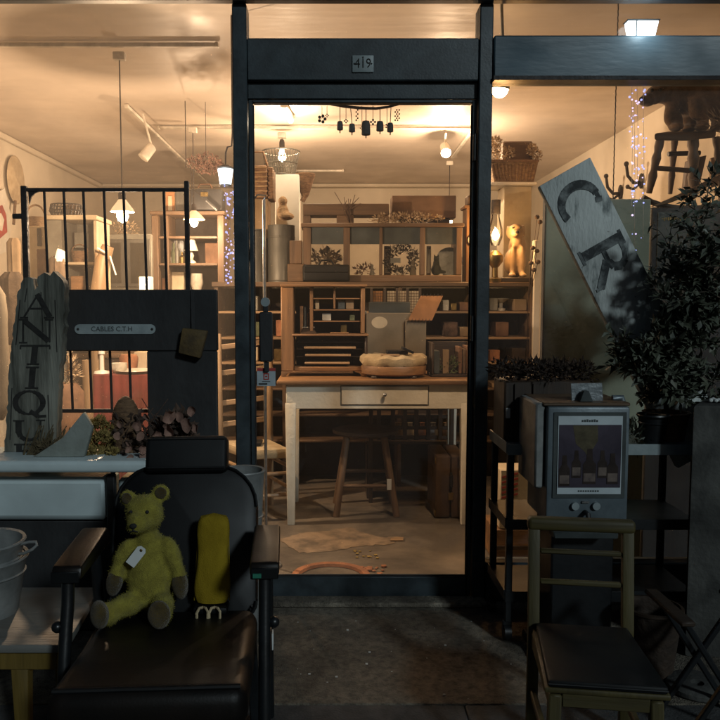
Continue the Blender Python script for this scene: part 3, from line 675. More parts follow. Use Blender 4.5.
# rack
Yr = 2.62
zr = P(0,445,Yr).z
rk = thing('metal_rack', 'long black metal shelf rack on castors in front of the right window', 'rack', (P(600,445,Yr).x, 2.74, 0))
xr0, xr1 = P(507,470,Yr).x, P(700,450,Yr).x
for zz, n in ((zr, 'shelf'), (P(0,520,Yr).z, 'shelf'), (P(0,592,Yr).z, 'shelf')):
    MB().box(xr0, xr1, Yr, Yr+.28, zz-.006, zz, .002).box(xr0, xr1, Yr-.004, Yr+.002, zz-.035, zz+.003, .001).box(xr0-.004, xr0+.002, Yr, Yr+.28, zz-.03, zz+.008, .001).build(n, K['plate'] if zz == zr else K['tube'], rk)
for x in (xr0, xr1-.025):
    for y in (Yr+.001, Yr+.255): MB().box(x+.003, x+.026, y, y+.022, .07, zr-.008, .002).build('post', K['tube'], rk)
for x in (xr0+.012, xr1-.014):
    for y in (Yr+.012, Yr+.265):
        MB().tube([(x-.012,y,.03),(x+.012,y,.03)], .03, 20).box(x-.016, x+.016, y-.008, y+.008, .04, .075, .003).build('castor', K['tube'], rk)
# moss planter
pxl = P(504,420,2.68).x; pxr = P(592,420,2.68).x
ptop = P(0,381,2.68).z
pb_ = thing('wooden_planter', 'dark wooden planter box heaped with dried moss on the rack', 'planter', ((pxl+pxr)/2, 2.76, zr))
MB().box(pxl, pxr, 2.68, 2.86, zr+.001, ptop, .006).build('box', K['dz'], pb_)
MB().bar((pxl+.045, 2.676, zr+.002), (pxl+.045, 2.676, ptop-.01), .02, .01).bar((pxl+.11, 2.676, zr+.002), (pxl+.11, 2.676, ptop-.01), .02, .01).build('batten', K['dz'], pb_)
m = MB(); r3 = random.Random(3)
for i in range(14):
    cx = pxl+(pxr-pxl)*(i+.5)/14; scatter(m, (cx+r3.gauss(0,.01), 2.75+r3.gauss(0,.03), ptop+.03), (.045,.08,.04), 110, .022, .009, r3, .2)
m.build('moss', K['moss'], pb_, kind='stuff')
tgx = P(508,412,2.66)
MB().px(506, 408, 510.5, 418.5, 2.665, .006, .002).build('price_tag', K['card'], pb_)
# dispenser cabinet
Yd = 2.42
dx0, dx1, dzb, dzt = R4(547, 407, 629, 523, Yd)
dc = thing('drink_dispenser', 'blue grey steel drink dispenser with a bottle poster on its front', 'dispenser', ((dx0+dx1)/2, Yd+.1, 0))
MB().box(dx0, dx1, Yd, Yd+.24, dzb, dzt, .008, seg=2).build('case', K['dispenser'], dc)
MB().box(dx0-.012, dx1+.004, Yd+.012, Yd+.26, dzt+.001, dzt+.012, .003).build('wood_top', K['wx'], dc)
MB().box(dx0-.034, dx0-.004, Yd+.02, Yd+.24, P(0,490,Yd).z, P(0,404,Yd).z, .006).build('side_panel', K['zinc'], dc)
xs_ = P(633,430,Yd).x
MB().tube([(dx1-.03,Yd+.08,dzt+.018),(dx1,Yd+.08,dzt+.02),(xs_,Yd+.08,dzt-.01),(xs_+.006,Yd+.08,dzt-.05),(xs_+.006,Yd+.08,dzb+.04)], .011, 10).build('side_tube', K['dispenser'], dc)
x0, x1, z0, z1 = R4(557.5, 416, 621.5, 494, Yd-.004)
MB().box(x0-.014, x1+.014, Yd-.0035, Yd-.0005, z0-.014, z1+.012, .001).build('poster_frame', K['bluegrey'], dc)
ps = MB().box(x0, x1, Yd-.0065, Yd-.004, z0, z1).build('poster', K['paperblue'], dc, smooth=False)
za_, zb_2 = P(0,487,Yd).z, P(0,424.5,Yd).z
MB().box(x0+.003, x1-.003, Yd-.008, Yd-.0068, za_, zb_2).build('picture', K['poster'], ps, smooth=False)
m = MB(); ml = MB()
def bottle(u, vb, hgt, w):
    b0 = P(u, vb, Yd-.0085); k = w/2
    prof = [(-k,0),(k,0),(k,hgt*.55),(k*.5,hgt*.68),(k*.38,hgt),(-k*.38,hgt),(-k*.5,hgt*.68),(-k,hgt*.55)]
    return [V(b0.x+a, b0.y, b0.z+b) for a, b in prof], b0
for i, (u, vb, hg, w) in enumerate(((564,486,.10,.035),(576,478,.09,.03),(589,484,.115,.042),(602,478,.09,.03),(612,484,.10,.036))):
    pts_, b0 = bottle(u, vb, hg, w); yy = -.0002*i
    m.prism([p+V(0,yy,0) for p in pts_], V(0,.0004,0)); ml.box(b0.x-w/2+.002, b0.x+w/2-.002, b0.y-.0012+yy, b0.y-.0009+yy, b0.z+.008, b0.z+.035)
m.build('printed_bottle', mat('poster_bottle_print', (.05,.035,.03), rough=.3, scale=20, bump=.02), ps, smooth=False); ml.build('printed_label', K['posterlight'], ps, smooth=False)
a = [P(u, v, Yd-.0084) for u, v in ((573,425.5),(598,425.5),(598,441),(591,452),(588,458),(585,452),(576,444))]
MB().prism(a, V(0,.0006,0)).build('printed_emblem', K['posteryellow'], ps, smooth=False)
m = MB()
for i in range(7): xx = P(582+i*2.4, 420.5, Yd).x; m.box(xx-.0028, xx+.0028, Yd-.0075, Yd-.0067, P(0,421.6,Yd).z, P(0,419.6-(i%3)*.3,Yd).z)
m.build('upper_print', K['bluegrey'], ps, smooth=False); m = MB()
for i in range(9): xx = P(578+i*2.4, 490.5, Yd).x; m.box(xx-.0026, xx+.0026, Yd-.0075, Yd-.0067, P(0,491.3,Yd).z, P(0,489.8,Yd).z)
m.build('lower_print', K['bluegrey'], ps, smooth=False)
for u in (574.5, 595.5):
    q = P(u, 505.5, Yd); MB().tube([q, q+V(0,-.012,0)], .0125, 16).build('button', K['plate'], dc)
q = P(585,502,Yd); MB().box(q.x-.012, q.x+.012, Yd-.006, Yd-.0005, q.z-.004, q.z+.004, .001).build('name_badge', K['steel'], dc)
q = P(585,512,Yd); MB().tube([q, q+V(0,-.03,0), q+V(0,-.036,-.02)], .008, 10).build('spout', K['black'], dc)
MB().box(dx0+.03, dx1-.03, Yd+.03, Yd+.22, .03, dzb-.001, .006).box(dx0-.01, dx1+.01, Yd+.0, Yd+.24, .002, .03, .006).build('pedestal', K['tube'], dc)
MB().box(dx0+.01, dx1-.05, Yd-.06, Yd-.002, dzb-.035, dzb-.012, .004).build('drip_tray', K['bluegrey'], dc)
a = [P(*q, Yd+.06) for q in ((571,383.5),(602,383),(603,398.5),(572,398))]
zc_ = dzt+.013
for p in a[2:]: p.z = zc_
sc2 = thing('silver_card', 'crumpled silver card standing on top of the dispenser', 'card', ((a[0].x+a[1].x)/2, Yd+.06, zc_))
MB().prism(a, V(0,.004,0)).build('card', K['silver'], sc2, smooth=False)
b = [P(*q, Yd+.03) for q in ((584,391),(589,391),(593.5,400),(580,400))]
for p in b[2:]: p.z = zc_
MB().prism(b, V(0,.022,0), .002).build('clip', K['bluegrey'], sc2)
# things on the lower rack shelves, lit from inside
zl = P(0,520,Yr).z; zl2 = P(0,592,Yr).z
cr = thing('striped_box', 'cream cardboard box with red stripes standing on the orange wooden chest', 'box', (P(522,490,3.45).x, 3.5, P(0,529,3.45).z))
MB().px(500, 470, 533, 528, 3.45, .16, .004, z0=P(0,529,3.45).z+.001).build('carton', K['creampaint'], cr)
x0, x1, z0, z1 = R4(502, 471, 518, 498, 3.449); m = MB()
for k in range(5): m.bar(V(x0, 3.4488, z0+k*.024), V(x1, 3.4488, z0+k*.024+.02), .0012, .009, up=(0,0,1))
m.build('stripe', K['redp'], cr)
dw = thing('wooden_chest', 'orange wooden chest on the shop floor behind the metal rack', 'chest', (P(525,560,3.45).x, 3.55, 0))
MB().px(494, 529.5, 548, 580, 3.45, .25, .004, z0=0.001).build('body', K['ox'], dw)
MB().px(495, 546, 547, 550, 3.444, .005, .001).build('moulding', K['dx'], dw)
# potted olive tree
ot = P(668, 400, 2.72)
tr = thing('olive_tree', 'bushy potted olive tree in a brown basket pot on the rack', 'tree', (ot.x, 2.73, zr))
pz = P(0,412,2.73).z
MB().lathe((ot.x, 2.73, zr+.001), [(0,0),(.062,0),(.078,pz-zr-.01),(.084,pz-zr),(.07,pz-zr),(.066,pz-zr-.015),(0,pz-zr-.018)], 28).build('pot', K['wicker'], tr)
rt = random.Random(21); tk = MB(); lf = MB()
base = V(ot.x, 2.73, pz-.015); crown = P(668, 300, 2.72)
tk.tube([base, base+V(-.008,0,.12), base+V(.0,-.01,.25), base+V(.01,0,.42)], [.009,.008,.007,.006], 8)
def branch(p, d, L, r, depth):
    n = 5; pts = [p]; dd = d.normalized()
    for i in range(n):
        dd = (dd+V(rt.gauss(0,.16), rt.gauss(0,.13), rt.gauss(0,.10)+.02)).normalized(); pts.append(pts[-1]+dd*L/n)
    tk.tube(pts, [r*(1-.6*i/n) for i in range(n+1)], 5)
    for i in range(1, n+1):
        if depth < 2:
            for _ in range(1 if (depth or i % 2) else 2):
                branch(pts[i], (dd*.5+V(rt.gauss(0,.75), rt.gauss(0,.5), rt.gauss(0,.45)+.1)), L*rt.uniform(.40,.62), r*.55, depth+1)
        if depth >= 1:
            for k in range(3 if depth == 1 else 2):
                t = rt.random(); q = pts[i-1].lerp(pts[i], t)
                l = (dd*.6+V(rt.gauss(0,.6), rt.gauss(0,.6), rt.gauss(0,.6))).normalized()
                lf.leaf(q, l, V(rt.gauss(0,.6), -.4, 1), rt.choice((.026,.032,.038,.044,.05))*rt.uniform(.8,1.1), rt.uniform(.013,.023), rt.uniform(-.1,.3))
tops = [(716,196,2.66),(738,240,2.70),(708,238,2.66),(716,262,2.60),(704,292,2.62),(740,320,2.7),(646,352,2.62),(676,342,2.58),(705,330,2.58),(740,390,2.65),(628,368,2.64),(690,380,2.60),(650,388,2.58),(715,285,2.64)]
for (u, v, Y) in tops:
    e = P(u, v, Y); s0 = base+V(0,0,max(.06, min(.42, (e.z-base.z)*.55)))
    d = e-s0
    branch(s0, d, d.length*.88, .005, 0)
tk.build('trunk', K['bark'], tr); lf.build('crown', K['olive'], tr, smooth=False)
q = P(652, 452, 2.66)
pail('plant_pot', 'small black plant pot beside the olive tree basket', (q.x, 2.66, zr+.001), .05, .10, .8, False, m='tube', cat='pot')
# trailing plants low in the rack
m = MB(); scatter(m, P(632,435,2.68)+V(0,0,0), (.07,.05,.045), 160, .04, .012, rt); 
m.solo('trailing_plant', K['olive'], 'small dark trailing plant on the rack beside the dispenser', 'plant')
# CR plank
Yc = 2.80
wp = thing('lettered_plank', 'weathered pale plank lettered CR, leaning diagonally across the right window', 'sign', (P(640,330,Yc).x, Yc, 0))
ax = Vector((.442,.897)); ac_ = Vector((51,-29)).normalized(); TL = Vector((539.5,186)); Wd = 58.5
def brd(a, b, Y): q = TL+ax*a+ac_*(58.5-b if False else b); return P(q.x, q.y, Y)
MB().prism([brd(0,0,Yc), brd(0,Wd,Yc), brd(315,Wd,Yc), brd(315,0,Yc)], V(0,.035,0), .004).build('plank', K['signwhite'], wp)
def bq(mb, a0, b0, a1, b1, w, i=0):
    p = Vector((a0,b0)); q = Vector((a1,b1)); n = Vector((-(q-p).y, (q-p).x)).normalized()*w/2; Y = Yc-.002-.00012*i
    mb.prism([brd(*(p+n),Y), brd(*(q+n),Y), brd(*(q-n),Y), brd(*(p-n),Y)], V(0,.0018,0))
m = MB()
for k in range(16):
    a0 = math.radians(68+k*14); a1 = math.radians(68+(k+1)*14+2)
    bq(m, 36+19*math.cos(a0), 29+19.5*math.sin(a0), 36+19*math.cos(a1), 29+19.5*math.sin(a1), 4+5.5*abs(math.sin((a0+a1)/2-PI/2))**.01*(.4+.6*abs(math.cos((a0+a1)/2))), k)
m.build('letter', K['signink'], wp, smooth=False)
m = MB(); bq(m, 84,8,84,50,10,0); bq(m, 77,6,92,6,3,1); bq(m, 77,51.5,92,51.5,3,2)
pts_ = [(86,48),(98,48),(106,45),(109.5,39),(107,32),(100,29),(88,29)]
for i, (p, q) in enumerate(zip(pts_, pts_[1:])): bq(m, *p, *q, (4,4.5,7,8.5,7,4.5)[i], 3+i)
bq(m, 98,28,120,10,8,10); bq(m, 120,5,120,14,3,11)
m.build('letter', K['signink'], wp, smooth=False)
# support under the plank's lower end, grey plinth
gp = thing('cement_plinth', 'tall grey cement plinth at the right edge of the picture', 'plinth', (P(730,500,2.45).x, 2.5, 0))
A0 = P(690.5,480,2.5); B0 = P(790,480,2.47); zpl = P(0,405,2.5).z
MB().prism([V(A0.x,2.5,0), V(B0.x,2.47,0), V(B0.x,2.47,zpl), V(A0.x,2.5,zpl)], V(.18,.26,0), .01).build('block', K['grey'], gp)
m = MB(); r4 = random.Random(4)
q = V(A0.x+.10, 2.56, zpl)
for i in range(9): m.ball(q+V(r4.gauss(0,.018), r4.gauss(0,.012), .008), (.008,.008,.007), 8)
m.solo('white_pebbles', K['card'], 'few small white pebbles on the cement plinth', 'pebbles')
# wicker bin, folding stand, stone disc
q = Pz(664, 690, 0)
wbn = thing('dark_basket', 'dark wicker waste basket behind the child chair', 'basket', (q.x, q.y+.1, 0))
MB().lathe((q.x, q.y+.1, .001), [(0,.006),(.06,.006),(.085,.22),(.092,.225),(.088,.21),(.064,0),(0,0)], 28).build('body', mat('dark_wicker', (.05,.03,.018), rough=.8, scale=30, bump=1), wbn)
MB().lathe((q.x, q.y+.1, .216), [(.084,0),(.094,.004),(.094,.012),(.084,.014)], 28).build('rim', K['dx'], wbn)
q = Pz(697, 690, 0)
MB().lathe((q.x, q.y, .0), [(0,0),(.082,0),(.09,.008),(.09,.02),(.082,.026),(.02,.024),(.018,.012),(0,.012)], 32).solo('stone_disc', K['grey'], 'flat grey stone disc on the ground at lower right', 'stone')
fx = P(712,640,2.05).x
fs = thing('folding_stand', 'dark folding stand with crossed legs at lower right', 'stand', (fx, 2.05, 0))
for dy in (0, .16):
    MB().bar((fx-.10, 1.99+dy, 0), (fx+.12, 1.99+dy, .34), .016, .016, .003).build('leg', K['tube'], fs); MB().bar((fx+.12, 2.01+dy, 0), (fx-.10, 2.01+dy, .34), .016, .016, .003).build('leg', K['tube'], fs)
MB().box(fx-.13, fx-.09, 1.96, 2.2, .34, .355, .004).build('top_rail', K['dx'], fs); MB().box(fx+.09, fx+.13, 1.96, 2.2, .34, .355, .004).build('top_rail', K['dx'], fs)
# street lamp reflection in the transom glass, built as a lantern
lz = P(0,36,YF).z
x0, x1, z0, z1 = R4(625.5, 23, 656, 36, YF+.03)
ln = thing('lantern', 'stand-in for a street lantern reflected in the glass above the blue beam, top right', 'lantern', ((x0+x1)/2, YF+.03, lz))
MB().prism([V(x0+.012,YF+.005,lz+.004), V(x1-.012,YF+.005,lz+.004), V(x1,YF+.005,z1), V(x0,YF+.005,z1)], V(0,.04,0), .002).build('glass', K['coollit'], ln)
MB().box(x0-.004, x1+.004, YF, YF+.05, z1+.001, z1+.005, .001).box(x0+.03, x0+.034, YF+.001, YF+.0045, lz, z1).build('cap', K['black'], ln)
l_ = bpy.data.lights.new('beam_patch_light', 'POINT'); l_.energy = 1.1; l_.color = (.7,.9,1); l_.shadow_soft_size = .03  # cool light added to brighten the beam below the lantern shape
lo_ = bpy.data.objects.new('beam_patch_light', l_); C.objects.link(lo_); lo_.parent = ln; lo_.location = V((x0+x1)/2, YF-.07, lz+.035)-ln.location

rl = random.Random(14)
lb = MB()
for i in range(26):
    q = Pz(rl.uniform(275,515), rl.uniform(614,700), .0); s_ = rl.choice((.0015,.002,.0025,.004)); lb.box(q.x-s_, q.x+s_, q.y-s_*rl.uniform(.5,1.6), q.y+s_, .0005, .0005+s_*.6, .0006)
lb.solo('grit', K['card'], 'scatter of pale grit and crumbs on the pavement before the door', 'grit')

# ------------------------------------------------------------------ lamps
def lampdata(name, col, W, r=.02):
    l = bpy.data.lights.new(name, 'POINT'); l.energy = W; l.color = col; l.shadow_soft_size = r; return l
def light(name, par, p, W, col=(1,.69,.43), r=.02):
    W *= 1.9
    o = bpy.data.objects.new(name, lampdata(name, col, W, r)); C.objects.link(o); o.parent = par; o.location = Vector(p)-par.location; return o
WARM = (1, .69, .43)
# ceiling tracks
def track(name, label, p0, p1, w=.035):
    p0, p1 = Vector(p0), Vector(p1); p0.z = p1.z = ZC-.018
    t = thing('track_rail', label, 'track rail', ((p0+p1)/2).to_tuple(), 0, 'ceiling lighting tracks')
    MB().bar(p0, p1, w*.7, .02, .003).build('rail', K['track'], t)
    for q, dd in ((p0, p0-p1), (p1, p1-p0)):
        d = dd.normalized(); MB().bar(q+d*.001, q+d*.018, w*.8, .024, .002).build('end_cap', K['track'], t)
    return t
def onceil(u, v): return Pz(u, v, ZC-.02)
a = onceil(215, 45.5); track('t', 'white track rail across the ceiling of the left window', (-2.4, a.y, 0), (a.x, a.y, 0))
q = onceil(119, 48)
a, b = onceil(127, 107), onceil(210, 186); track('t', 'white track rail running back diagonally above the left window', a, (a.x+(b.x-a.x), b.y, 0))
a = onceil(160, 128); b = onceil(478, 128); track('t', 'white track rail crossing the ceiling behind the door transom', a, (b.x, a.y, 0))
a = onceil(473, 130); b = onceil(453, 157); track('t', 'short white track rail running back at the right of the door', a, b)
a = onceil(297, 171); b = onceil(342, 171); track('t', 'short far track rail above the tall wooden cabinet', a, b)

# pendants
def pendant(label, top, zb, shade_r, W, glow_shade=True):
    x, y = top[0], top[1]
    t = thing('pendant_lamp', label, 'lamp', (x, y, zb), 0, 'pendant lamps')
    MB().tube([(x,y,zb+.10),(x,y,ZC-.04)], .0035, 6).build('cord', K['rust'], t)
    MB().box(x-.03, x+.03, y-.02, y+.02, ZC-.075, ZC-.036, .004).build('adapter', K['track'], t)
    MB().lathe((x,y,zb), [(.014,.12),(.02,.10),(.02,.06),(.014,.055)], 14).build('socket', K['rust'], t)
    if shade_r: MB().lathe((x,y,zb), [(.018,.075),(shade_r*.45,.06),(shade_r*.85,.028),(shade_r,.012),(shade_r*.98,.010),(shade_r*.8,.024),(.018,.07)], 28).build('shade', K['shade'], t)
    MB().lathe((x,y,zb), [(0,-.045),(.022,-.035),(.031,-.012),(.026,.015),(.014,.045),(.012,.055),(0,.055)], 18).build('bulb', K['bulb'], t)
    light('lamp_light', t, (x, y-.0, zb-.065), W); return t
p = P(122.5, 214, 3.95); pendant('lit pendant lamp with small white glass shade behind the iron railing, nearest the window', p, p.z, .062, 50)
p = P(194, 221, 5.6); pendant('lit pendant lamp with flat white shade in front of the left wooden cabinet', p, p.z, .08, 20)
p = P(282, 156, 5.77); pendant('bare lit bulb hanging by the wire basket, seen through the door', p, p.z, 0, 20)
p = P(449, 221, 6.9); pendant('tiny lit bulb on a long cord over the right end of the cabinet', p, p.z, .03, 4)
def spot(label, u, v, Y, W, cone=None, lit=True, d=(0,-.4,-1), cone_dir=(-.25,.55,-1)):
    p = P(u, v, Y)
    t = thing('spotlight', label, 'spotlight', p.to_tuple(), 0, 'track spotlights')
    d = Vector(d).normalized()
    MB().tube([p-d*.10, (p.x, p.y+.01, ZC-.035)], .007, 8).build('arm', K['track'], t)
    MB().tube([p-d*.11, p-d*.10, p-d*.0], [.018,.034,.038], 18).build('housing', K['track'], t)
    if lit:
        MB().ball(p+d*.002, .034, 14).build('bulb', K['bulb'], t); lo = light('lamp_light', t, p+d*.10, W)
        if cone:
            l = bpy.data.lights.new('lamp_light', 'SPOT'); l.energy = W*1.9; l.color = WARM; l.spot_size = math.radians(cone); l.spot_blend = .8; l.shadow_soft_size = .03
            lo.data = l; lo.rotation_euler = V(*cone_dir).normalized().to_track_quat('-Z', 'Y').to_euler()
    return t
spot('white unlit can spotlight under the diagonal track rail', 143, 158, 5.2, 0, lit=False, d=(-.55,-.3,-.8))
spot('lit spotlight over the tall wooden cabinet, right of the hanging branch', 446, 153, 5.77, 24, d=(0,-.75,-.65))
spot('lit spotlight just right of the door post', 500, 89, 3.2, 28, cone=125, d=(-.1,.1,-.95))
p = onceil(284, 107); tl = thing('tube_lamp', 'short lit tube lamp on the ceiling above the door', 'lamp', (p.x, p.y, ZC-.05))
MB().bar(p+V(-.0,0,-.02), p+V(.03,.30,-.02), .03, .03, .006).build('tube', K['tubelit'], tl); MB().bar(p+V(0,-.02,.004), p+V(.03,.32,.004), .05, .02, .004).build('housing', K['track'], tl)
light('lamp_light', tl, p+V(.015,.1,-.08), 8, (1,.8,.55))

# ------------------------------------------------------------------ long shelf unit behind the table
Ys_ = 4.9
zs_ = P(0, 282, Ys_).z
sx0, sx1 = P(216,350,Ys_).x, P(533,350,Ys_).x
lu = thing('shelf_unit', 'long dark wooden shelf unit filling the shop behind the white table', 'shelves', ((sx0+sx1)/2, Ys_+.17, 0))
MB().box(sx0-.02, sx1+.02, Ys_-.02, Ys_+.34, zs_-.03, zs_, .004).build('top_board', K['wx'], lu)
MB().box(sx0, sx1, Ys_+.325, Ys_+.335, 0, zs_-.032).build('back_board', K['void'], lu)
for u in (217, 284, 400, 473, 531):
    x = P(u, 350, Ys_).x; MB().box(x-.012, x+.012, Ys_-.004, Ys_+.322, .0, zs_-.032, .003).build('upright', K['wz'], lu)
zsh = []
for v in (311, 337, 362, 388, 414, 440):
    zz = P(0, v, Ys_).z; zsh.append(zz)
    MB().box(sx0+.014, sx1-.014, Ys_, Ys_+.32, zz-.016, zz, .003).build('shelf', K['px'] if v < 370 else K['wx'], lu)  # lower shelves take darker wood, painting in the shade behind the table
# a lit pilaster to the right of it
MB().px(533.5, 240, 540, 362, Ys_-.03, .06, .003, z0=0).solo('white_board', K['white'], 'narrow white upright board at the right end of the long shelves', 'board')
# lit niches above table height, pale panes of a far screen
sn = thing('paned_screen', 'wooden screen with pale paned openings behind the boxes on the table', 'screen', (P(390,300,4.86).x, 4.86, zs_-.16))
for i, u in enumerate((373, 387, 397, 409)):
    x0, x1, z0, z1 = R4(u, 291, u+9.5, 312, 4.868); MB().box(x0, x1, 4.868, 4.874, z0, z1).build('pane', K['creampaint'] if i else K['orange'], sn)
    g = MB()
    for k in range(1, 4): xx = x0+(x1-x0)*k/4; g.box(xx-.0012, xx+.0012, 4.864, 4.867, z0, z1)
    for k in range(1, 8): zz = z0+(z1-z0)*k/8; g.box(x0, x1, 4.864, 4.867, zz-.0012, zz+.0012)
    g.build('pane_grid', K['wz'], sn)
x0, x1, z0, z1 = R4(371, 288, 421, 315, 4.858); fm = MB()
for u in (371.5, 384.8, 397, 407.5, 420): xx = P(u,300,4.858).x; fm.box(xx-.008, xx+.008, 4.856, 4.878, z0, z1)
fm.build('frame', K['dz'], sn)
# small goods on the shelves
def simple(mb, name, mt, label, cat, group=None): return mb.solo(name, K[mt] if isinstance(mt, str) else mt, label, cat, group)
rb = random.Random(9)
def shelfbox(u0, u1, v0, si, mt, label, name='storage_box', cat='box'):
    x0, x1, _, z1 = R4(u0, v0, u1, v0+2, Ys_+.06); MB().box(x0, x1, Ys_+.06, Ys_+.24, zsh[si]+.001, P(0, v0, Ys_+.06).z, .004).solo(name, K[mt], label, cat)
shelfbox(252, 258, 296, 0, 'greypaint', 'small grey box on the top shelf left of the door handle')
shelfbox(276, 282, 320, 1, 'terra', 'reddish tin on the second shelf behind the door handle', 'tin', 'tin')
shelfbox(445, 458, 322, 1, 'drybrown', 'dark brown box on the second shelf at right', 'storage_box')
shelfbox(496, 509, 322, 1, 'book', 'brown box on the second shelf right of the door post')
shelfbox(512, 526, 348, 2, 'dx', 'dark wooden box on the third shelf right of the door post')
x = P(500,300,Ys_).x
MB().lathe((P(501,300,Ys_+.1).x, Ys_+.1, zsh[0]+.001), [(0,0),(.028,0),(.03,.015),(.012,.02),(.012,.05),(.04,.07),(.055,.078),(.04,.082),(0,.08)], 20).solo('cake_stand', K['porcelain'], 'small pale cake stand on the top shelf right of the door post', 'stand')
MB().px(492, 376, 503, 383, Ys_+.02, .2, .003, z0=zsh[3]+.001, z1=zsh[3]+.03).solo('paper_stack', K['px'], 'stack of old paper on the shelf right of the door post', 'paper')

# ------------------------------------------------------------------ white table
Yt = 4.04
zt2 = P(0, 380, Yt).z
wt = thing('table', 'cream painted table with wooden top and one drawer, seen through the door', 'table', (P(378,380,Yt).x, Yt+.3, 0))
tx0, tx1 = P(277,382,Yt).x, P(476,382,Yt).x
MB().box(tx0, tx1, Yt-.03, Yt+.58, zt2-.024, zt2, .006, seg=2).build('tabletop', K['ox'], wt)
x0, x1, z0, z1 = R4(286, 384, 471, 409, Yt)
MB().box(x0, x1, Yt, Yt+.02, z0, zt2-.025, .003).box(x0, x1, Yt+.52, Yt+.54, z0, zt2-.025, .003).box(x0, x0+.02, Yt+.021, Yt+.519, z0, zt2-.025).box(x1-.02, x1, Yt+.021, Yt+.519, z0, zt2-.025).build('apron', K['tablewhite'], wt)
dx_0, dx_1, dz_0, dz_1 = R4(341.5, 386.5, 428, 404.5, Yt-.006)
dr = MB().box(dx_0, dx_1, Yt-.007, Yt-.0015, dz_0, dz_1, .002).build('drawer', K['tablewhite'], wt)
q = P(384.5, 394.5, Yt-.01)
MB().ball((q.x, Yt-.026, q.z), (.011,.011,.011), 14).tube([(q.x,Yt-.02,q.z),(q.x,Yt-.006,q.z)], .006, 10).build('knob', K['steel'], dr)
gm = MB().box(dx_0-.006, dx_1+.006, Yt-.0012, Yt-.0004, dz_1+.001, dz_1+.005).box(dx_0-.006, dx_0-.001, Yt-.0012, Yt-.0004, dz_0-.004, dz_1).box(dx_1+.001, dx_1+.006, Yt-.0012, Yt-.0004, dz_0-.004, dz_1).box(dx_0-.006, dx_1+.006, Yt-.0012, Yt-.0004, dz_0-.007, dz_0-.003)
gm.build('drawer_gap', K['topgrey'], wt)
for x in (x0+.024, x1-.024):
    for y in (Yt+.022, Yt+.50):
        w0, w1 = .029, .02
        if y < Yt+.1: y0 = Yt-.0025
        else: y0 = y-.03
        MB().prism([V(x-w0,y0,z0+.03), V(x+w0,y0,z0+.03), V(x+w1,y0,0), V(x-w1,y0,0)], V(0,.052,0), .004).build('leg', K['tablewhite'], wt)
# pigeonhole cabinet
Yq = 4.22
pg = thing('pigeonhole_cabinet', 'orange wooden pigeonhole desk cabinet standing on the cream table', 'cabinet', (P(323,378,Yq).x, Yq+.12, zt2))
def zq(v): return P(0, v, Yq).z
def xq(u): return P(u, 330, Yq).x
z0 = zt2+.001; ztop = zq(284.5)
MB().box(xq(281), xq(293.5), Yq, Yq+.24, z0+.03, ztop-.013, .004).build('side_panel', K['oz'], pg)
MB().box(xq(361), xq(365), Yq+.01, Yq+.24, zq(334)+.001, ztop-.013, .003).build('side_panel', K['oz'], pg)
MB().box(xq(365), xq(368), Yq+.01, Yq+.24, z0+.03, zq(334)-.014, .003).build('side_panel', K['dz'], pg)
MB().box(xq(281)-.004, xq(366)+.006, Yq-.008, Yq+.25, ztop-.012, ztop, .003).build('top_board', K['ox'], pg)
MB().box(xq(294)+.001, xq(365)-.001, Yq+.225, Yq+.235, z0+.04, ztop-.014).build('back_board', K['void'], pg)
MB().box(xq(292), xq(368)+.004, Yq-.004, Yq+.22, zq(334)-.012, zq(334), .003).build('desk_board', K['ox'], pg)
MB().box(xq(309.5), xq(313), Yq+.03, Yq+.22, zq(334)+.001, ztop-.013, .002).build('divider', K['oz'], pg)
MB().box(xq(333.5), xq(335.5), Yq+.03, Yq+.22, zq(309)+.001, ztop-.013, .002).build('divider', K['oz'], pg)
for v, u0, u1 in ((298,313.4,333.2),(298,336,360.6),(309.5,313.4,360.6),(321,313.4,360.6)):
    MB().box(xq(u0), xq(u1), Yq+.03, Yq+.22, zq(v)-.006, zq(v), .001).build('shelf', K['ox'], pg)
MB().box(xq(294), xq(365), Yq+.01, Yq+.22, z0+.03, zq(367), .003).build('base_board', K['ox'], pg)
for v in (342.5, 349.5, 357): MB().box(xq(296), xq(364.6), Yq+.04, Yq+.22, zq(v)-.002, zq(v), .0005).build('tray_rail', K['dx'], pg)
for s, u in ((1, 281), (-1, 366.5)):
    u = xq(u); MB().prism([V(u,Yq,z0), V(u+s*.025,Yq,z0), V(u+s*.035,Yq,z0+.016), V(u+s*.065,Yq,z0+.028), V(u,Yq,z0+.028)], V(0,.02,0), .002).build('bracket_foot', K['ox'], pg)
for i, (v, u0, u1) in enumerate(((349, 304, 356), (356.5, 305, 351), (364.5, 304.5, 350))):
    MB().box(xq(u0), xq(u1), Yq+.012, Yq+.2, zq(v)+.0005, zq(v)+.012, .002).solo('paper_stack', K['px'], ('upper', 'middle', 'lowest')[i]+' thin stack of cream paper in the pigeonhole cabinet', 'paper', 'paper stacks in the cabinet')
bkz = zq(334)+.001
for i, (u, w, v, m_) in enumerate(((299.5, 3.2, 306, 'ox'), (303.5, 2.4, 307, 'bluegrey'), (306.6, 1.6, 313, 'book'))):
    MB().box(xq(u), xq(u+w), Yq+.06, Yq+.18, bkz, zq(v), .002).solo('book', K[m_], ('orange backed book', 'grey backed book', 'thin brown book')[i]+' standing in the left slot of the pigeonhole cabinet', 'book')
ty = thing('typewriter_keys', 'small dark tray of keys lying in front of the books in the pigeonhole cabinet', 'tray', (xq(309), Yq+.03, bkz))
MB().prism([V(xq(300),Yq+.01,bkz), V(xq(317),Yq+.01,bkz), V(xq(313),Yq+.05,bkz+.03), V(xq(303),Yq+.05,bkz+.03)], V(0,.012,.002), .002).build('tray', K['dx'], ty)
kk = MB()
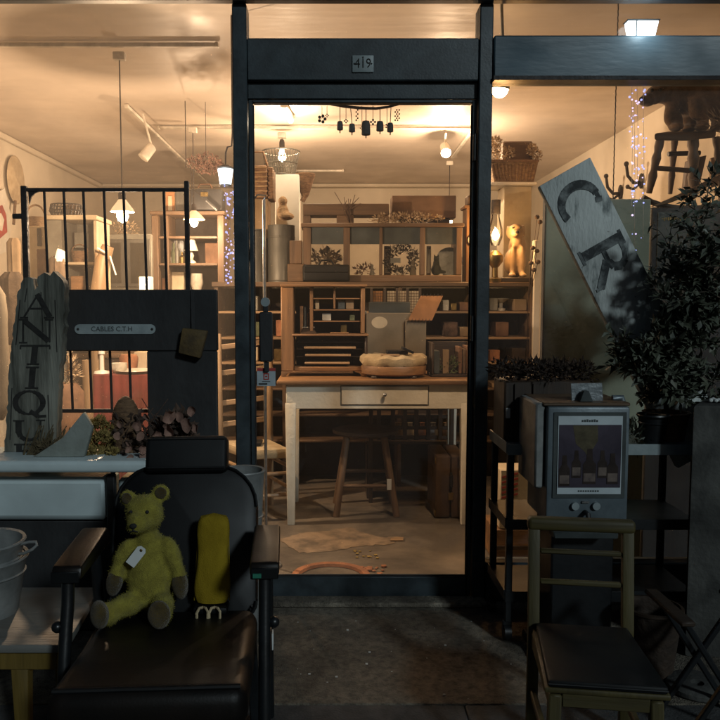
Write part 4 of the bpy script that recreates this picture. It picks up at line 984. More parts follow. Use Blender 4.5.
for i in range(8): kk.ball((xq(302.5+i*1.6), Yq+.043, bkz+.034), .004, 8)
kk.build('key', K['porcelain'], ty)
MB().box(xq(330), xq(349), Yq+.04, Yq+.12, bkz, bkz+.006, .001).solo('thin_book', K['ox'], 'thin orange pamphlet lying on the desk board of the pigeonhole cabinet', 'book')
# document boxes, clipboard
gb = thing('document_box', 'grey cardboard document box with oval cream label on the table', 'box', (P(390,378,4.38).x, 4.4, zt2))
MB().px(366, 313, 424, 376, 4.38, .09, .004, z0=zt2+.001).build('box', K['cardgrey'], gb)
q = P(379.5, 322.5, 4.3785); MB().prism([q+V(.046*math.cos(k*PI/10), 0, .034*math.sin(k*PI/10)) if True else q for k in range(20)], V(0,.0015,0)).build('label', K['creampaint'], gb)
MB().px(369, 302, 410, 376, 4.49, .06, .004, z0=zt2+.001).solo('file_box', K['bluegrey'], 'dark blue grey file box standing behind the grey document box', 'box')
MB().px(353, 311, 367, 376, 4.44, .05, .004, z0=zt2+.001).solo('paper_roll', K['greypaint'], 'pale grey folder standing between pigeonhole cabinet and document box', 'folder')
ck = thing('spiral_notepad', 'orange spiral notepad leaning against the grey document box', 'notepad', (P(428,322,4.34).x, 4.34, P(0,322,4.34).z))
a = [P(408,320,4.33), P(432,320.5,4.33), P(443,296,4.37), P(421,296,4.37)]
MB().prism(a, V(0,.006,.001)).build('cover', K['orange'], ck)
m = MB()
for i in range(7): p = a[0].lerp(a[1], (i+.3)/7)+V(0,-.001,0); m.tube([p+V(0,0,.008), p+V(-.003,-.006,.001), p+V(-.004,0,-.01), p+V(0,.004,-.004)], .0016, 5)
for i in range(6): p = a[3].lerp(a[2], (i+.4)/6); m.tube([p+V(0,0,-.004), p+V(.004,-.004,.004), p+V(.006,0,.012)], .0014, 5)
m.build('spiral', K['black'], ck)
MB().px(405, 320, 426, 376, 4.352, .02, .003, z0=zt2+.001).solo('panel', K['cardgrey'], 'brown card panel leaning under the spiral notepad', 'card')
# footstool
fq = P(394.5, 374, 4.16)
fo = thing('footstool', 'round wooden footstool with tufted cream cushion standing on the table', 'footstool', (fq.x, 4.2, zt2))
c = V(fq.x, 4.22, zt2)
MB().lathe(c, [(0,.014),(.165,.014),(.177,.022),(.182,.06),(.178,.066),(0,.066)], 40, 1, .8).build('base', K['ox'], fo)
for dx, dy in ((-.11,-.09),(.10,-.09),(-.1,.1),(.1,.1)): MB().lathe(c+V(dx,dy,.001), [(0,0),(.018,0),(.022,.006),(.018,.0125),(0,.0125)], 14).build('foot', K['dx'], fo)
m = MB(); rs = []
prof = [(0,.062),(.17,.064),(.186,.085),(.184,.108),(.165,.124),(.10,.124),(.04,.118),(0,.116)]
m.lathe(c, prof, 48, 1, .8)
for v in m.bm.verts:
    d = v.co-c; a = math.atan2(d.y, d.x); r = math.hypot(d.x, d.y)
    v.co.z += .006*math.sin(a*9)*min(1, r/.15)+.004*noise.noise(v.co*30)
    if r > .15: v.co.x += .005*math.cos(a)*math.sin(a*11); v.co.y += .004*math.sin(a)*math.sin(a*11)
m.build('cushion', K['cream'], fo)
zc2 = zt2+.128
bb = thing('black_case', 'black flat case lying open on the footstool cushion', 'case', (P(405,350,4.16).x, 4.16, zc2))
MB().px(387, 348, 408, 353.5, 4.15, .09, .003, z0=zc2, z1=zc2+.022).build('case', K['leather'], bb)
MB().bar(P(402,347.5,4.14), P(413,353,4.14)+V(0,0,.003), .09, .014, .003).build('lid', K['leather'], bb)
MB().px(382, 351.5, 400, 354.5, 4.10, .06, .001, z0=zc2-.004, z1=zc2+.004).solo('envelope', K['px'], 'cream envelope under the black case on the footstool', 'envelope')
# book rack
br = thing('book_trough', 'dark wooden book trough with books at the right end of the table', 'book rack', (P(452,378,4.2).x, 4.2, zt2))
bx0, bx1 = P(431.5,360,4.2).x, P(474,360,4.2).x; bt_ = P(0,343,4.2).z
MB().box(bx0, bx1, 4.2, 4.4, zt2+.001, zt2+.014, .002).box(bx0, bx1, 4.385, 4.4, zt2+.014, bt_, .002).build('base', K['dx'], br)
MB().box(bx0, bx0+.014, 4.2, 4.384, zt2+.0145, bt_, .003).build('end_panel', K['dz'], br); MB().box(bx1-.012, bx1, 4.2, 4.384, zt2+.0145, bt_, .003).build('end_panel', K['dz'], br)
for i, (u, w, v, m_, lb) in enumerate(((458.5,3.6,347,'book','first tall brown book from the left in the trough'),(462.6,3.4,349,'wz','second book, worn brown spine, in the trough'),(466.4,3.2,346,'book','third book, at the right end of the trough'),(433.8,6,351,'bluegrey','grey blue book leaning at the left end of the trough'))):
    MB().box(P(u,360,4.23).x, P(u+w,360,4.23).x, 4.23, 4.37, zt2+.015, P(0,v,4.23).z, .003).solo('book', K[m_], lb, 'book')
m = MB(); scatter(m, P(449,366,4.26), (.05,.04,.045), 130, .03, .01, rb)
for vv in m.bm.verts: vv.co.z = max(vv.co.z, zt2+.016)
m.solo('dried_greenery', K['greenplant'], 'dusty green dried sprig lying in the book trough', 'dried sprig')
MB().px(443, 347, 449, 349.5, 4.22, .03, .001, z0=zt2+.017, z1=zt2+.15).solo('card', K['cardboard'], 'small brown card standing in the book trough', 'card')

# ------------------------------------------------------------------ under the table
q = P(366, 432, 4.28); zs2 = P(0, 430, 4.28).z
stl = thing('stool', 'dark wooden stool with splayed legs under the cream table', 'stool', (q.x, 4.35, 0))
MB().lathe((q.x, 4.35, zs2-.035), [(0,0),(.17,0),(.19,.012),(.19,.028),(.17,.035),(0,.031)], 36, 1, .85).build('seat', K['dx'], stl)
lg = [(-1,-1),(1,-1),(1,1),(-1,1)]
for sx, sy in lg: MB().tube([(q.x+sx*.105, 4.35+sy*.09, zs2-.034), (q.x+sx*.17, 4.35+sy*.15, 0)], [.016,.02], 10).build('leg', K['wz'], stl)
zr_ = P(0, 486, 4.22).z
MB().tube([(q.x-.145, 4.222, zr_), (q.x+.145, 4.222, zr_)], .011, 8).build('rung', K['wx'], stl); MB().tube([(q.x-.145, 4.478, zr_+.03), (q.x+.145, 4.478, zr_+.03)], .011, 8).build('rung', K['wx'], stl)
MB().px(387, 479, 391.5, 490, 4.20, .004, .001).solo('price_tag', K['card'], 'small white price tag hanging from the rung of the stool', 'tag')
Yw = 4.5
wr = thing('wooden_lattice', 'dark wooden bottle lattice standing behind the stool', 'rack', (P(420,430,Yw).x, Yw, 0))
m = MB()
for u in (371,379,393,405,416.5,428.5,440.5,452): x = P(u,425,Yw).x; m.box(x-.012, x+.012, Yw, Yw+.018, 0 if u in (371,452) else P(0,440,Yw).z, P(0,407,Yw).z, .002)
m.build('upright', K['dz'], wr)
m = MB()
for v in (409,417.5,428.5,438): z_ = P(0,v,Yw).z; m.box(P(370,425,Yw).x, P(453,425,Yw).x, Yw+.019, Yw+.034, z_-.01, z_+.01, .002)
m.build('cross_slat', K['dx'], wr)
rs_ = random.Random(17)
for i, (u, v) in enumerate(((399,426),(410,425),(422,426),(433,425),(446,424),(395,424))):
    q = P(u, 440, 4.66); MB().lathe((q.x, 4.66, P(0,439,4.66).z), [(0,0),(.03,0),(.034,.02),(.03,.06),(.014,.08),(.014,.10),(.018,.104),(0,.104)], 14).solo('jar', K[('brass','porcelain','terra','zinc','px','brass')[i]], ('brass jar seen through the first gap of the lattice','white jar seen through the second gap of the lattice','reddish jar seen through the third gap of the lattice','grey metal jar seen through the fourth gap of the lattice','pale wooden jar seen through the fifth gap of the lattice','brass jar left of all the others behind the lattice')[i], 'jar', 'jars behind the lattice')
zj = P(0,439,4.66).z
MB().box(P(366,430,4.6).x, P(462,430,4.6).x, 4.6, 4.8, zj-.02, zj-.001, .003).box(P(367,430,4.6).x, P(369,430,4.6).x, 4.6, 4.8, 0, zj-.021).box(P(459,430,4.6).x, P(461,430,4.6).x, 4.6, 4.8, 0, zj-.021).solo('low_bench', K['dx'], 'low dark bench carrying jars behind the lattice', 'bench')
# standing suitcase
Yv = 4.16
sv = thing('suitcase', 'brown suitcase standing on end under the right of the cream table', 'suitcase', (P(451,525,Yv).x, Yv+.2, 0))
x0, x1, z0, z1 = R4(435.5, 456, 466, 524, Yv)
MB().box(x0, (x0+x1)/2-.002, Yv, Yv+.36, .003, z1, .012, seg=3).build('half_shell', K['casedark'], sv); MB().box((x0+x1)/2+.002, x1, Yv, Yv+.36, .003, z1, .012, seg=3).build('half_shell', K['casedark'], sv)
MB().box((x0+x1)/2-.014, (x0+x1)/2+.014, Yv-.008, Yv-.0008, z1*.3, z1*.42, .002).build('clasp', K['brass'], sv)
MB().tube([((x0+x1)/2, Yv-.002, z1*.5), ((x0+x1)/2, Yv-.028, z1*.53), ((x0+x1)/2, Yv-.03, z1*.70), ((x0+x1)/2, Yv-.002, z1*.73)], .008, 8).build('handle', K['leather'], sv)
for s in (0, 1):
    for zz in (.012, z1-.045): MB().box((x0 if s == 0 else x1)-.003, (x0 if s == 0 else x1)+.003, Yv+.002, Yv+.05, zz, zz+.035, .001).build('corner', K['brass'], sv)
# ladder back chair
zl_ = P(0, 452, 4.2).z
lc = thing('ladderback_chair', 'tall ladder back chair with woven cream seat left of the cream table', 'chair', (P(262,452,4.28).x, 4.28, 0), 0)
pc_ = {}
def dn(u, v, Y): return P(u, v, Y)
fl, fr_, bl, br_ = (P(246,450,4.10).x, 4.10), (P(291,448,4.16).x, 4.16), (P(220,440,4.40).x, 4.40), (P(270,440,4.46).x, 4.46)
m = MB(); m.prism([V(*fl,zl_-.03), V(*fr_,zl_-.03), V(*br_,zl_-.03), V(*bl,zl_-.03)], V(0,0,.06), .022); 
m.build('seat', K['cream'], lc)
for (x, y) in (fl, fr_): MB().tube([(x,y,zl_+.02),(x,y,0)], .019, 10).build('leg', K['px'], lc)
for (x, y), ut in ((bl, 219), (br_, 271)):
    t_ = P(ut, 334, y+.10); MB().tube([(x,y,0),(x,y,zl_),(x-.004,y+.03,zl_+.25),(t_.x,y+.10,t_.z)], [.019,.02,.018,.014], 10).build('back_post', K['pz'], lc)
for k, v in enumerate((345, 371, 401, 422)):
    f_ = (zl_+.02 + (1.06-zl_)*( (440-v)/110.0))
    zA = P(0, v, 4.45).z; yy = .03+.07*(440-v)/110
    a = V(bl[0], bl[1]+yy, zA-.015); b = V(br_[0], br_[1]+yy, zA-.005+.02)
    MB().bar(a, b, .012, .032, .004).build('slat', K['px'], lc)
for z_ in (.14, .26): MB().tube([(*fl,z_),(*fr_,z_)], .011, 8).tube([(*fl,z_+.03),(*bl,z_+.03)], .011, 8).tube([(*fr_,z_+.03),(*br_,z_+.03)], .011, 8).build('rung', K['px'], lc)
MB().px(249, 437, 261, 445, 4.2, .12, .004, z0=zl_+.034, z1=zl_+.05).solo('dark_book', K['leather'], 'dark book lying on the woven chair seat', 'book')
# things on the shop floor
q = Pz(331, 577, 0)
m = MB(); c = Pz(331, 578, 0)
m.lathe((c.x, c.y, .002), [(.138,0),(.144,.012),(.172,.012),(.180,0)], 48)
m.solo('terracotta_ring', K['terra'], 'terracotta ring set on the floor just inside the door', 'ring')
rf = random.Random(31); m = MB()
for i in range(16):
    p = Pz(rf.uniform(362,384), rf.uniform(566,577), .003); s_ = rf.uniform(.005,.014); m.box(p.x-s_, p.x+s_, p.y-s_, p.y+s_, .0015, .0015+s_*.6, .002, )
m.solo('terracotta_shards', K['terra'], 'scatter of terracotta shards beside the floor ring', 'shards')
m = MB()
for i in range(12):
    p = Pz(rf.uniform(352,378), rf.uniform(550,558), .003); s_ = rf.uniform(.003,.008); m.box(p.x-s_, p.x+s_, p.y-s_, p.y+s_, .0015, .0015+s_*.6, .001)
m.solo('plaster_crumbs', K['dryyellow'], 'scatter of ochre crumbs on the floor behind the ring', 'crumbs')
q = [Pz(u, v, .001) for u, v in ((279,540),(300,533),(325,531),(352,527),(365,533),(380,537),(400,537),(402,541),(388,545),(360,546),(335,551),(300,553))]
q2 = []; rq = random.Random(3)
for i_ in range(len(q)):
    a_, b_ = q[i_], q[(i_+1) % len(q)]; kk_ = max(2, int((b_-a_).length/.02))
    for j_ in range(kk_): q2.append(a_.lerp(b_, j_/kk_)+V(rq.gauss(0,.006), rq.gauss(0,.006), 0))
MB().prism(q2, V(0,0,.0012)).solo('floor_patch', mat('pale_floor_patch', (.30,.22,.145), (.13,.10,.07), rough=.6, scale=9, contrast=(.38,.58)), 'pale worn patch of floor covering in front of the table', 'floor patch')
q = Pz(397, 540, .004); MB().prism([q+V(-.035,-.02,.001), q+V(.03,-.015,.001), q+V(.035,.03,.001), q+V(0,.035,.001), q+V(-.03,.02,.001)], V(0,0,.004)).solo('torn_scrap', K['px'], 'torn pale scrap at the tip of the worn floor patch', 'scrap')

# ------------------------------------------------------------------ glazed cabinet on the shelf unit
Yg = 4.95
zg0, zg1 = zs_+.001, P(0, 223, Yg).z
gcab = thing('display_cabinet', 'long four bay glazed wooden cabinet on top of the shelf unit', 'cabinet', (P(383,280,Yg).x, Yg+.14, zg0))
def xg_(u): return P(u, 250, Yg).x
MB().box(xg_(302)-.006, xg_(463)+.006, Yg-.008, Yg+.28, zg1-.026, zg1, .004).build('top_board', K['wx'], gcab)
MB().box(xg_(303), xg_(462), Yg, Yg+.27, zg0, zg0+.045, .004).build('base_board', K['wx'], gcab)
for u0, u1 in ((303,311),(343.5,350),(379.5,382.5),(420,425),(456.5,462)): MB().box(xg_(u0), xg_(u1), Yg+.001, Yg+.035, zg0+.046, zg1-.027, .003).build('stile', K['wz'], gcab)
for u0, u1 in ((303,308),(457.5,462)): MB().box(xg_(u0), xg_(u1), Yg+.036, Yg+.27, zg0+.046, zg1-.027, .003).build('side', K['wz'], gcab)
bays = ((311,343.5),(350,379.5),(382.5,420),(425,456.5))
for u0, u1 in bays:
    MB().box(xg_(u0), xg_(u1), Yg+.012, Yg+.022, P(0,244,Yg).z, zg1-.027).build('dark_valance', K['bluegrey'], gcab)
    MB().box(xg_(u0), xg_(u1), Yg+.014, Yg+.017, zg0+.046, P(0,244,Yg).z-.001).build('pane', K['cabglass'], gcab, smooth=False)
zf = zg0+.046
# contents
m = MB(); scatter(m, P(325,258,5.10), (.10,.05,.06), 160, .04, .022, rb)
for vv in m.bm.verts: vv.co.z = max(vv.co.z, zf+.001)
m.solo('dried_flowers', K['drylight'], 'heap of dried straw flowers in the first bay of the glazed cabinet', 'dried flowers')
q = P(401,262,5.08); wrn = thing('wreath', 'brown dried wreath with a small card in the third bay of the glazed cabinet', 'wreath', (q.x, 5.08, zf))
m = MB(); 
for k in range(18):
    a = k*PI/9; scatter(m, V(q.x+.085*math.cos(a), 5.08, zf+.10+.078*math.sin(a)), (.03,.03,.03), 26, .03, .012, rb)
for vv in m.bm.verts: vv.co.z = max(vv.co.z, zf+.001)
m.build('twigs', K['drybrown'], wrn); MB().px(390.5,258,400.5,263,5.03,.002,0).build('card', K['card'], wrn)
m = MB(); scatter(m, P(364,270,5.10), (.06,.04,.03), 70, .03, .014, rb)
for vv in m.bm.verts: vv.co.z = max(vv.co.z, zf+.001)
m.solo('dried_flowers', K['drypink'], 'small dry reddish posy in the second bay of the glazed cabinet', 'dried flowers')
def figure(name, label, cat, c, h, mt):
    MB().lathe(c, [(0,0),(h*.22,0),(h*.2,h*.3),(h*.12,h*.5),(h*.17,h*.6),(h*.1,h*.74),(h*.13,h*.85),(h*.08,h*.97),(0,h)], 14).solo(name, K[mt], label, cat)
figure('figurine', 'small white figurine beside the posy in the second bay', 'figurine', (P(372,275,5.05).x, 5.05, zf+.001), .075, 'porcelain')
figure('figurine', 'pale figurine standing right of the wreath', 'figurine', (P(413,275,5.05).x, 5.05, zf+.001), .10, 'creampaint')
cat_ = soft([((0,0,.035),(.035,.025,.04)),((0,-.005,.075),(.022,.02,.03)),((.0,-.01,.105),(.02,.018,.018)),((-.013,-.01,.124),(.007,.006,.012)),((.013,-.01,.124),(.007,.006,.012)),((.04,0,.02),(.03,.012,.012))], .005, 3)
q = P(436,275,5.05); bmesh.ops.translate(cat_.bm, verts=cat_.bm.verts, vec=(q.x, 5.05, zf+.003)); cat_.solo('cat_figurine', K['leather'], 'black cat figurine in the right bay of the glazed cabinet', 'figurine')
q = P(449,265,5.12); MB().tube([(q.x,5.12,zf+.10),(q.x,5.13,zf+.10)], .09, 28).box(q.x-.04,q.x+.04,5.11,5.14,zf+.001,zf+.03).solo('silver_platter', K['steel'], 'oval silver platter standing in the right bay of the glazed cabinet', 'platter')
for u0, u1, lb in ((384,391,'white framed picture left of the wreath'),(426.5,431,'narrow framed picture at the left of the right bay')):
    t = thing('picture', lb, 'picture', (P((u0+u1)/2,270,5.2).x, 5.2, zf)); MB().px(u0, 246, u1, 277, 5.19, .012, .002, z0=zf+.001).build('frame', K['wz'], t); MB().px(u0+1, 249, u1-1, 273, 5.187, .0025, 0).build('mount', K['white'], t)
# on top of the cabinet
zT = zg1+.001
fc = thing('wooden_crate', 'long brown wooden crate with two slots lying on the glazed cabinet', 'crate', (P(346,222,5).x, 5.05, zT))
x0, x1, z0, z1 = R4(303, 203.5, 389, 222, 5.0)
m = MB().box(x0, x1, 5.0, 5.18, z1-.075, z1, .004).box(x0, x0+.05, 5.0, 5.18, zT, z1-.0755, .003).box(x1-.06, x1, 5.0, 5.18, zT, z1-.0755, .003).box((x0+x1)/2-.06, (x0+x1)/2+.05, 5.0, 5.18, zT, z1-.0755, .003)
m.build('crate_body', K['wx'], fc)
MB().px(392, 195.5, 456, 214, 5.12, .16, .003, z0=zT+.05).build('shell', mat('dusty_brown_leather', (.22,.135,.085), (.15,.09,.055), rough=.6, scale=6), thing('suitcase', 'flat dusty brown suitcase on the right of the glazed cabinet top', 'suitcase', (P(424,214,5.12).x, 5.2, zT)))
o_ = [o for o in C.objects if o.name.startswith('suitcase')][-1]
MB().box(P(400,214,5.14).x, P(450,214,5.14).x, 5.14, 5.26, zT, zT+.049, .003).build('foot_block', K['dx'], o_)
m = MB()
for i in range(26):
    a = P(rb.uniform(366,450), 221, 4.99); a.z = zT+.003; m.tube([a, a+V(rb.gauss(0,.05), rb.gauss(0,.01), rb.uniform(.01,.05))], .0014, 4)
scatter(m, P(408,218,5.0), (.24,.04,.028), 380, .022, .012, rb)
for vv in m.bm.verts: vv.co.z = max(vv.co.z, zT+.001)
m.solo('dried_hops', K['drylight'], 'garland of dry straw coloured hops along the glazed cabinet top', 'dried garland')
m = MB()
for i in range(9): a = V(P(350,222,4.985).x, 4.985, zT+.002); m.tube([a, a+V(rb.gauss(0,.03), 0, .08), a+V(rb.gauss(0,.05), 0, rb.uniform(.10,.2))], .0022, 5)
m.solo('twig_bundle', K['drybrown'], 'upright bundle of dark twigs in front of the long crate', 'twigs')
# tall orange clock case at the right end, bins and boxes at the left end
tcs = thing('clock_case', 'orange lit wooden clock case at the right end of the cabinet', 'clock case', (P(474,280,5).x, 5.05, zs_))
MB().px(466, 207, 482, 281, 5.0, .14, .004, z0=zs_+.001).build('case', K['oz'], tcs); MB().px(464.5, 205, 484, 208, 4.99, .16, .003).build('cornice', K['ox'], tcs); MB().px(468, 195, 481, 204.5, 5.0, .12, .006).build('crest', K['wx'], tcs)
q = P(474, 240, 4.998); MB().tube([q, q+V(0,-.008,0)], .04, 24).build('dial', K['porcelain'], tcs)
cn = thing('tin_drum', 'tall dull grey tin drum on the shelf unit behind the door handle', 'drum', (P(281,280,5).x, 5.05, zs_))
c = V(P(281,250,5.03).x, 5.06, zs_+.001); r = (P(294,250,5.06).x-P(267,250,5.06).x)/2; hh = P(0,225,5.0).z-zs_
MB().lathe(c, [(0,0),(r,0),(r,.01),(r*1.02,.014),(r,.018),(r,hh*.78),(r*1.02,hh*.785),(r*1.02,hh*.8),(r,hh*.805),(r,hh-.006),(r*1.02,hh),(0,hh)], 32).build('drum', K['tin'], cn)
cn2 = MB(); c = V(P(256,250,5.03).x, 5.06, zs_+.001); cn2.lathe(c, [(0,0),(.06,0),(.06,hh*.9),(.064,hh*.91),(.064,hh*.93),(0,hh*.93)], 28); cn2.solo('tin_drum', K['tin'], 'narrower grey tin drum beside the door stile', 'drum')
zb1 = P(0,264,4.95).z
MB().px(287.5, 264, 304, 281.5, 4.93, .14, .004, z0=zs_+.001, z1=zb1).solo('wooden_box', K['wx'], 'lower of two small brown boxes left of the glazed cabinet', 'box')
MB().px(289.5, 240.5, 302, 263, 4.94, .10, .004, z0=zb1+.001).solo('wooden_box', K['wz'], 'upper upright brown box left of the glazed cabinet', 'box')
lb_ = thing('leather_bag', 'black leather doctor bag in front of the glazed cabinet', 'bag', (P(326,281,4.88).x, 4.9, zs_))
x0, x1, z0, z1 = R4(302.5, 264.5, 350, 281.5, 4.885)
MB().box(x0, x1, 4.885, 4.945, zs_+.001, z1, .016, seg=3).build('body', K['leather'], lb_); MB().box(x0+.01, x1-.01, 4.878, 4.8845, z1-.05, z1-.01, .003).build('flap', K['leather'], lb_)
MB().tube([((x0+x1)/2-.05,4.91,z1-.004),((x0+x1)/2-.03,4.91,z1+.028),((x0+x1)/2+.03,4.91,z1+.028),((x0+x1)/2+.05,4.91,z1-.004)], .006, 8).build('handle', K['leather'], lb_)
# thin pole behind the door
q = P(264,200,3.4); pole = thing('thin_pole', 'thin pale metal pole with curled top standing behind the door glass', 'pole', (q.x, 3.4, 0))
MB().tube([(q.x,3.4,.012),(q.x,3.4,q.z)], .0075, 10).build('rod', K['steel'], pole)
MB().tube([(q.x,3.4,q.z),(q.x+.01,3.4,q.z+.02),(q.x-.03,3.4,q.z+.022),(q.x-.05,3.4,q.z-.004),(q.x-.04,3.4,q.z+.015)], .004, 6).build('hook', K['steel'], pole)
MB().lathe((q.x,3.4,.001), [(0,0),(.07,0),(.07,.008),(.012,.014),(0,.014)], 20).build('base', K['steel'], pole)
# column with baskets, left of the cabinet
Yk = 5.5
MB().px(275.5, 174, 300, 400, Yk, .22, .006, z0=0, z1=ZC-.002 if False else P(0,174,Yk).z).solo('white_column', K['white'], 'white square column behind the tin drums', 'column')
zk = P(0,174,Yk).z
wbk = thing('wicker_hamper', 'reddish wicker hamper stacked on a carton behind the left door stile', 'basket', (P(258,198,5.12).x, 5.2, 0))
zh = P(0,198,5.12).z
x0, x1, z0, z1 = R4(244, 165, 267, 198, 5.12)
m = MB().box(x0, x1, 5.12, 5.36, zh, z1, .012, seg=2).box(x1+.001, x1+.04, 5.14, 5.36, zh, z1-.01, .006); wbk.location = ((x0+x1)/2, 5.24, zh); m.build('body', K['wicker'], wbk)
m = MB(); m.tube([(x0+.02,5.2,z1),(x0+.03,5.2,z1+.10),(x1-.03,5.2,z1+.10),(x1,5.2,z1)], .008, 8); m.build('handle', K['wicker'], wbk)
bm_ = MB()
for k in range(7): zz = zh+(z1-zh)*(k+.5)/7; bm_.box(x0-.003, x1+.003, 5.115, 5.1195, zz-.006, zz+.006, .002)
bm_.build('weave_band', K['wickerlight'], wbk)
zt3 = P(0,198,5.12).z
MB().px(246, 198.5, 268, 222, 5.14, .22, .004, z0=zs_+.30, z1=zh-.001).solo('carton', K['cardboard'], 'brown carton under the wicker hamper', 'box')
MB().box(P(244,250,5.16).x, P(270,250,5.16).x, 5.16, 5.34, 0, zs_+.299, .004).solo('tall_stand', K['dz'], 'tall dark stand carrying the carton and wicker hamper', 'stand')
q = P(283, 215, 5.45); c = V(q.x, 5.44, P(0,221,5.44).z)
sh = soft([((0,0,.06),(.045,.03,.06)),((0,0,.14),(.035,.03,.035)),((.025,-.02,.03),(.06,.035,.03))], .01, 3); bmesh.ops.translate(sh.bm, verts=sh.bm.verts, vec=c); sh.solo('straw_doll', K['wickerlight'], 'straw doll hanging on the front of the white column', 'doll')
q = P(305, 176, 5.55); m = MB(); zc3 = P(0,197,5.55).z
m.lathe((q.x, 5.56, zc3), [(.02,0),(.03,.02),(.055,.10),(.075,.16),(.07,.165),(.045,.10),(0,.02)], 22); m.tube([(q.x,5.56,zc3+.01),(q.x-.02,5.56,zc3-.03)], .018, 8); m.solo('hanging_cone', K['wicker'], 'brown cone shaped basket hanging on the right of the white column', 'basket')
bwk = thing('wire_basket', 'grey wire basket standing on top of the white column', 'basket', (P(282,176,5.58).x, 5.6, zk))
c = V(P(281,170,5.6).x, 5.6, zk+.001); hb_ = P(0,152,5.6).z-zk; m = MB()
for k in range(36):
    a = k*PI/18; m.tube([c+V(.10*math.cos(a),.10*math.sin(a),.003), c+V(.135*math.cos(a+.09),.135*math.sin(a+.09),hb_)], .0022, 4); m.tube([c+V(.10*math.cos(a),.10*math.sin(a),.003), c+V(.135*math.cos(a-.09),.135*math.sin(a-.09),hb_)], .0022, 4)
m.build('wire_mesh', K['tin'], bwk); m = MB()
for r_, z_ in ((.10,.004),(.118,hb_*.5),(.136,hb_)): m.tube([c+V(r_*math.cos(k*PI/14), r_*math.sin(k*PI/14), z_) for k in range(29)], .005, 6)
m.build('hoop', K['tin'], bwk)
# branch mobile
Yb = 3.10
bmz = P(360,108,Yb)
bmo = thing('bell_branch', 'curved branch hung with small dark bells below the door head', 'mobile', (bmz.x, Yb, bmz.z))
pts_ = [P(*q, Yb) for q in ((324,102),(332,104.5),(345,106.5),(360,108),(376,108.5),(388,107),(400,104),(411,102))]
MB().tube(pts_, [.003,.005,.006,.006,.0055,.005,.004,.002], 8).tube([pts_[5], P(397,101,Yb)], .0025, 6).build('branch', K['dx'], bmo)
for s in (pts_[1], pts_[6]): MB().tube([s, V(s.x, 3.0615, s.z+.05)], .0012, 5).build('cord', K['rust'], bmo)
def bell(u, v0, v1, w, tilt=0):
    a = P(u, 107, Yb); t0_ = P(u, v0, Yb); b0_ = P(u, v1, Yb); k = w/2; hgt = t0_.z-b0_.z
    x_ = MB(); x_.lathe((t0_.x+tilt*.3, Yb, b0_.z), [(k*.9,0),(k,.002),(k*.92,hgt*.7),(k*.75,hgt*.95),(0,hgt)], 14)
    o_ = x_.build('bell', K['bluegrey'], bmo); MB().tube([a, t0_+V(tilt*.3,0,0)], .0016, 5).build('string', K['rust'], o_); MB().tube([b0_+V(tilt*.3,0,.004), b0_+V(tilt*.3,0,-.012)], .0025, 6).build('clapper', K['black'], o_)
bell(340,121,130,.025); bell(350.5,123.5,132,.026,.02); bell(366,120.5,135,.036); bell(380,121,131,.03); bell(391,122.5,132,.026,-.01)
def star(u, v, r, n, par=bmo):
    c = P(u, v, Yb); x_ = MB()
    for k in range(n): a = 2*PI*k/n; x_.ball(c+V(r*math.cos(a), 0, r*math.sin(a)), r*.55, 8)
    x_.build('flower_charm', K['bluegrey'], bmo); MB().tube([c, P(u, 106, Yb)], .0012, 5).build('string', K['rust'], bmo)
star(322,119,.012,5); star(327,115.5,.005,4); star(346,121,.006,4); star(362,128,.006,4); star(373,122,.008,4); star(387,126,.006,3)
for u in (357, 396, 398.5): 
    x_ = MB(); c = P(u,110,Yb)
    for k in range(6): x_.ball(c+V(.003*(-1)**k,0,-.008*k), .0035, 6)
    x_.build('bead_chain', K['rust'], bmo)

rk_ = random.Random(44)
for i, (u, w, v, m_, lb) in enumerate(((315,4,299.5,'creampaint','cream letters in the top left pigeonhole'),(338,7,301,'bluegrey','grey box in the top right pigeonhole'),(346,8,299.5,'cardboard','brown letters in the top right pigeonhole'),(322,9,311.5,'porcelain','pale tin in the middle pigeonhole'),(350,5,313,'bookg','green tin in the middle pigeonhole'),(341,6,323,'brass','brass tin above the thin pamphlet'))):
    sh_ = {0:309.5,1:309.5,2:309.5,3:321,4:321,5:334}[i]
    zt_0 = zq({0:309.5,1:309.5,2:309.5,3:321,4:321,5:334}[i]); MB().box(xq(u), xq(u+w), Yq+.06, Yq+.17, zt_0+.001, zq(v+(0 if i < 3 else 2)), .002).solo('parcel', K[m_], lb, 'parcel')
for i, (u0, u1, v, si, m_, nm, lb) in enumerate(((443,449,300,0,'porcelain','storage_jar','pale storage jar on the top shelf right of the notepad'),(451,457,303,0,'brass','storage_jar','brass jar on the top shelf right of the notepad'),(460,470,302,0,'book','storage_box','brown box on the top shelf at the right door stile'),(460,470,327,1,'cardboard','storage_box','light brown box on the second shelf at the right door stile'),(490,498,298,0,'greypaint','storage_box','grey tin box on the top shelf beside the cake stand'),(514,527,299,0,'cardboard','storage_box','light brown carton on the top shelf near the white board'),(490,500,350,2,'terra','storage_box','reddish box on the third shelf right of the door post'),(250,258,347,2,'creampaint','storage_box','cream box on the third shelf left of the door handle'),(252,262,322,1,'bookg','storage_box','green box on the second shelf left of the door handle'),(274,282,349,2,'brass','storage_box','brass tin on the third shelf behind the door handle'))):
    shelfbox(u0, u1, v, si, m_, lb, nm, 'jar' if 'jar' in nm else 'box')

